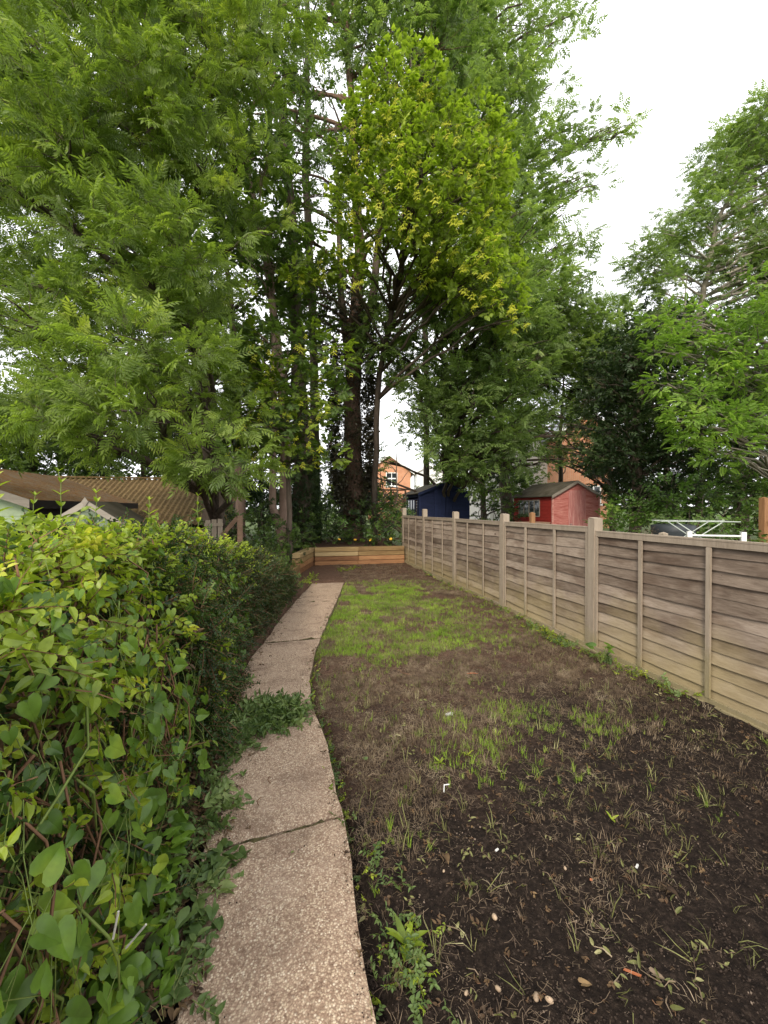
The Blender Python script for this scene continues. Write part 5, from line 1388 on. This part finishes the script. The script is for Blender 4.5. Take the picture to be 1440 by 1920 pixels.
setp(o, 'loose crumbs of dark soil and pale grit covering the bare plot', 'soil')
DRYT = [grass_tuft('dry_tuft_source', M['straw'], 11, .045, .0020, .04, .95) for _ in range(3)]
CURL = [oval_spray('curled_leaf_source', M['wiltpale'], 3, .05, .035, .013, .6, M['straw'], 3) for _ in range(3)]
def d_dry(x, y): return np.clip(.12 + 1.0 * sstep(1.5, 2.9, y + .9 * (vnoise(x, y, 11, 1.7) - .5) - .35 * (x - .8)) * sstep(10, 6, y), 0, 1) * sstep(.22, .6, vnoise(x, y, 12, 3.5))
p = field(13000, .1, 2.95, .8, 9.5, d_dry); o = scatter('dead_turf', DRYT, p, up_dirs(len(p)), RNG.uniform(.4, 1.15, len(p)), None, .3)
setp(o, 'matted brown dead turf between the new grass and the dark soil', 'dead turf')
p = field(420, .25, 2.9, .8, 3.6, lambda x, y: sstep(.42, .7, vnoise(x, y, 13, 2.6))); p[:, 2] += .006; o = scatter('wilted_weeds', CURL, p, up_dirs(len(p)), RNG.uniform(.4, 1.1, len(p)), None, .9)
setp(o, 'curled pale olive wilted weeds lying on the dark soil', 'wilted weeds')
p = field(500, .2, 2.9, 1.0, 4.2, lambda x, y: .3 + .7 * sstep(.4, .7, vnoise(x, y, 14, 2))); o = scatter('sparse_blades', SPARSE, p, up_dirs(len(p)), RNG.uniform(.4, 1.2, len(p)), None, .3)
setp(o, 'single dull green grass blades scattered over the soil', 'grass')
p = field(900, .5, 2.95, 8.9, 10.8, lambda x, y: .4 + .6 * vnoise(x, y, 4, 5)); o = scatter('mulch', [DEAD[0], DEAD[1], DRYT[0], CRUMB[-1]], p, up_dirs(len(p)), RNG.uniform(.6, 1.3, len(p)), None, .6)
setp(o, 'brown mulch and leaf scraps strewn before the sleeper bed', 'mulch')
# weeds along path edge and fence foot
def strip(name, label, segs, n, srcs, scl, w_, el=(.1, .9)):
    p, d = [], []
    for _ in range(n):
        (ax, ay), (bx, by) = random.choice(segs); t = random.random()
        x = ax + (bx - ax) * t + random.gauss(0, w_); y = ay + (by - ay) * t + random.gauss(0, w_); x = min(x, FX - .06)
        if x < float(ip(path_r, y)) - .03 and y < 8: x = float(ip(path_r, y)) + random.uniform(-.02, .03)
        p.append((x, y, float(ground_h(x, y)) + .01)); d.append(tuple(rdir(*el)))
    o = scatter(name, srcs, p, d, RNG.uniform(*scl, n), None, .6); return setp(o, label, 'weeds')
strip('path_edge_weeds', 'clump of broad leaved weeds at the near right edge of the path', [((.30, 1.2), (.33, 1.75)), ((.36, 1.15), (.42, 1.5)), ((.33, 1.1), (.38, 1.4))], 85, [WILT[0], HEDGE[0], WILT[1]], (.2, .42), .04)
strip('edge_weeds', 'thin line of small weeds and moss along the right edge of the path', [((.26, 1.8), (.22, 2.6)), ((.22, 2.6), (.18, 3.3)), ((.18, 3.4), (.26, 4.3)), ((.27, 4.3), (.5, 5.6)), ((.24, 2.0), (.2, 3.0))], 230, [HEDGE[0], WILT[0], HEDGED[0], GRASS[0]], (.2, .5), .022)
strip('fence_foot_weeds', 'green weeds growing along the foot of the fence', [((2.86, 2.6), (2.88, 3.6)), ((2.86, 3.6), (2.9, 5.6)), ((2.8, 3.9), (2.88, 4.7)), ((2.9, 5.6), (2.93, 9))], 300, [HEDGE[0], GRASS[1], WILT[0]], (.3, .65), .05)
strip('sleeper_weeds', 'small green weeds by the stepped sleepers at the path end', [((.28, 8.2), (.5, 9.2)), ((.1, 8.0), (.35, 8.4)), ((1.0, 9.6), (1.6, 10.2))], 120, [HEDGE[0], GRASS[0]], (.4, .8), .06)
# broad-leaved seedling by the fifth post: countable leaves
q = G(1128, 1248); sp = empty('broadleaf_seedling', (q.x, q.y, .01), 'young plant with round green leaves at the foot of the tall fence post', 'plant')
for i in range(9):
    az = i * .75 + random.uniform(-.2, .2); h = .05 + .14 * random.random(); e = Vector((math.cos(az) * .07, math.sin(az) * .07, h))
    MB().tube([(0, 0, 0), e * .6 + Vector((0, 0, .02)), e], [.002] * 3, 4).obj('stem', M['stem_green'], sp)
    o = link('leaf', random.choice(HEARTS), sp, None, e, (random.uniform(-.5, .5), random.uniform(-.4, .3), az)); s = random.uniform(.05, .085); o.scale = (s, s * 1.1, s)
# dandelion/dock type rosettes
for x, y, lab in ((760, 1790, 'broad leaved dock plant at the near right edge of the path'), (878, 1425, 'low green rosette weed in the middle of the bare soil'), (1150, 1555, 'three leaved seedling alone on the dark soil'),
                  (826, 1445, 'small bright seedling left of the rosette weed')):
    q = G(x, y); sp = empty('weed', (q.x, q.y, float(ground_h(q.x, q.y))), lab, 'weed'); big = x == 760; n = 7 if big else (3 if x == 1150 else 6)
    for i in range(n):
        az = i * 6.28 / n + random.uniform(-.3, .3); el = random.uniform(.25, 1.0); d = Vector((math.cos(az) * math.cos(el), math.sin(az) * math.cos(el), math.sin(el))); nn = Vector((0, 0, 1)); nn = (nn - d * nn.dot(d)).normalized()
        L = (.085 if big else .045) * random.uniform(.7, 1.2)
        o = link('leaf', lance, sp); o.matrix_basis = Matrix.Translation((0, 0, .005)) @ Matrix((d, nn.cross(d), nn)).transposed().to_4x4() @ Matrix.Scale(L, 4)

pp = []
for _ in range(1100):
    y = random.uniform(.9, 7.5); xl, xr = float(ip(path_l, y)), float(ip(path_r, y))
    q = random.random(); x = xl + abs(random.gauss(0, .09)) if q < .55 else (xr - abs(random.gauss(0, .03)) if q < .85 else random.uniform(xl, xr))
    pp.append((x, y, .024))
o = scatter('path_debris', CRUMB[:6] + [DEAD[0], STRAW[0]], pp, up_dirs(len(pp)), RNG.uniform(.3, .8, len(pp)), None, .3); setp(o, 'soil crumbs and leaf bits scattered along the edges of the path', 'debris')
# ------------------------------------------------------------------ litter one can count
def item(name, px, py, mb, mat, label, cat, rz=None, dz=.004, group=None, sm=False):
    q = G(px, py); o = mb.obj(name, mat, None, sm, loc=(q.x, q.y, max(float(ground_h(q.x, q.y)), .0) + dz), rot=(random.gauss(0, .15), random.gauss(0, .15), random.uniform(0, 6.28) if rz is None else rz))
    return setp(o, label, cat, group)
def chip(l, w_, h=.004): 
    m = MB(); m.add([(-l, -w_, 0), (l * .9, -w_ * .8, 0), (l, w_, 0), (-l * .8, w_ * .9, 0), (-l, -w_, h), (l * .9, -w_ * .8, h * 1.5), (l, w_, h), (-l * .8, w_ * .9, h * .8)],
                    [(0, 3, 2, 1), (4, 5, 6, 7), (0, 1, 5, 4), (1, 2, 6, 5), (2, 3, 7, 6), (3, 0, 4, 7)]); return m
item('paper_scrap', 843, 1350, chip(.028, .014, .012), M['white_chip'], 'small crumpled white scrap on the brown earth near the lawn edge', 'litter', .2)
mb = MB(); mb.tube([(-.02, -.02, .01), (0, .02, .02), (.03, .022, .02)], [.0028] * 3, 6)
item('bent_wire', 836, 1497, mb, M['white_chip'], 'bent white wire clip lying on the soil beside the path', 'litter', .1)
item('tag', 933, 1616, chip(.009, .004), M['white_chip'], 'white plastic tag on dark soil', 'litter', .3)
item('cigarette_end', 1198, 1641, chip(.010, .004, .005), M['white_chip'], 'white and orange fragment on the black soil at the right', 'litter', .5)
item('orange_fragment', 1112, 1676, chip(.005, .003), M['orange_chip'], 'tiny orange chip just left of the white fragment', 'litter')
item('orange_leaf', 1190, 1852, chip(.025, .004, .003), M['orange_chip'], 'thin orange brown bark strip low in the soil at the right', 'litter', -.6)
dm = MB()
for i in range(10):
    a_ = random.uniform(0, 6.28); leaflet(dm, (random.uniform(-.03, .03), random.uniform(-.02, .02), .004), (math.cos(a_), math.sin(a_), .2), (0, 0, 1), .03, .016, .1, 0, 3)
orl = NT('orange_leaf'); om = orl.done(orl.prin((.45, .16, .07), .7))
item('orange_leaves', 886, 1270, dm, om, 'patch of fallen orange leaves at the front of the lawn', 'leaves', dz=.01)
for (x, y, s, lab) in ((929, 1738, .013, 'round pale pebble in the dark soil near a straw clump'), (1008, 1902, .013, 'tan pebble at the bottom frame edge, left of two'), (1033, 1906, .012, 'tan pebble at the bottom frame edge, right of two'), (936, 1872, .010, 'orange brown pebble low on the dark soil'),
                       (833, 1650, .007, 'tiny white pebble right of the path weeds'), (1062, 1651, .008, 'small beige pebble left of the orange chip'), (876, 1877, .009, 'light brown pebble above the bottom edge beside the weeds')):
    m = MB(); m.tube([(-s, 0, 0), (-s * .6, 0, 0), (0, 0, 0), (s * .6, 0, 0), (s, 0, 0)], [s * .2, s * .6, s * .7, s * .55, s * .15], 8, 0, .08)
    item('pebble', x, y, m, M['stone'], lab, 'pebble', None, s * .3, 'loose pebbles on the soil', True)
# fallen leaves one by one on the path and soil
for (x, y, s, mt, lab) in ((687, 1440, .03, 0, 'single bright green leaf lying on the soil right of the path'), (455, 1462, .05, 0, 'fallen green leaf on the middle path slab near the hedge'), (443, 1530, .022, 0, 'small torn leaf bit lying mid path above the crack'), (385, 1812, .035, 0, 'curled green leaf at the left edge of the near slab'),
                           (547, 1618, .015, 0, 'tiny leaf just below the path crack'), (835, 1625, .045, 1, 'twisted pale dry leaf on the dark soil'), (1255, 1685, .05, 1, 'large dry tan leaf lying on the black soil at the right'), (1230, 1860, .04, 1, 'dry olive leaf near the lower right'), (1095, 1875, .035, 1, 'curled tan leaf low in the middle of the soil'),
                           (520, 1395, .03, 0, 'leaf lying just below the green heap')):
    q = G(x, y); onpath = x < 640 and float(ip(path_l, q.y)) < q.x < float(ip(path_r, q.y)); z = .034 if onpath else float(ground_h(q.x, q.y)) + .012
    o = link('fallen_leaf', HEARTW[x % 3].data if mt == 0 else HEARTS[x % 5], None, None, (q.x, q.y, z), (random.gauss(0, .2), random.gauss(0, .2), random.uniform(0, 6.28)))
    if mt:
        o.data = o.data.copy(); o.data.materials.clear(); o.data.materials.append(M['deadleaf'] if x % 2 else M['straw'])
    o.scale = (s, s * .8, s); setp(o, lab, 'leaf')
# twigs on path
for (x, y, L, lab) in ((486, 1520, .05, 'short curved dark twig on the middle of the path'), (505, 1478, .05, 'thin dark twig lying across the path'), (360, 1890, .06, 'small dark twig at the bottom left of the path'), (760, 1270, .12, 'pale stick lying on the front of the lawn')):
    q = G(x, y); m = MB(); m.tube(curve_pts((-L / 2, 0, 0), (L / 2, 0, .004), (0, L * .2, 0), 5, .1), [.0022] * 6, 5)
    o = m.obj('twig', M['stem'], None, loc=(q.x, q.y, .036), rot=(0, 0, random.uniform(0, 3))); setp(o, lab, 'twig')
# white canes low left
mb_list = [((218, 1715), (207, 1768), .93, 'upright white stick among the leaves at the lower left'), ((270, 1740), (232, 1785), .97, 'slanting white stick among the near bindweed leaves'), ((45, 1828), (0, 1835), .95, 'white stick poking in at the left frame edge')]
for (ax, ay), (bx, by), D, lab in mb_list:
    a_, b2 = P(ax, ay, D), P(bx, by, D); m = MB(); m.tube([Vector((0, 0, 0)), b2 - a_], [.0025, .0025], 6)
    setp(m.obj('plant_stick', M['bone'], None, loc=a_), lab, 'stick')
print('instances', NINST, 'objects', len(scene.objects))
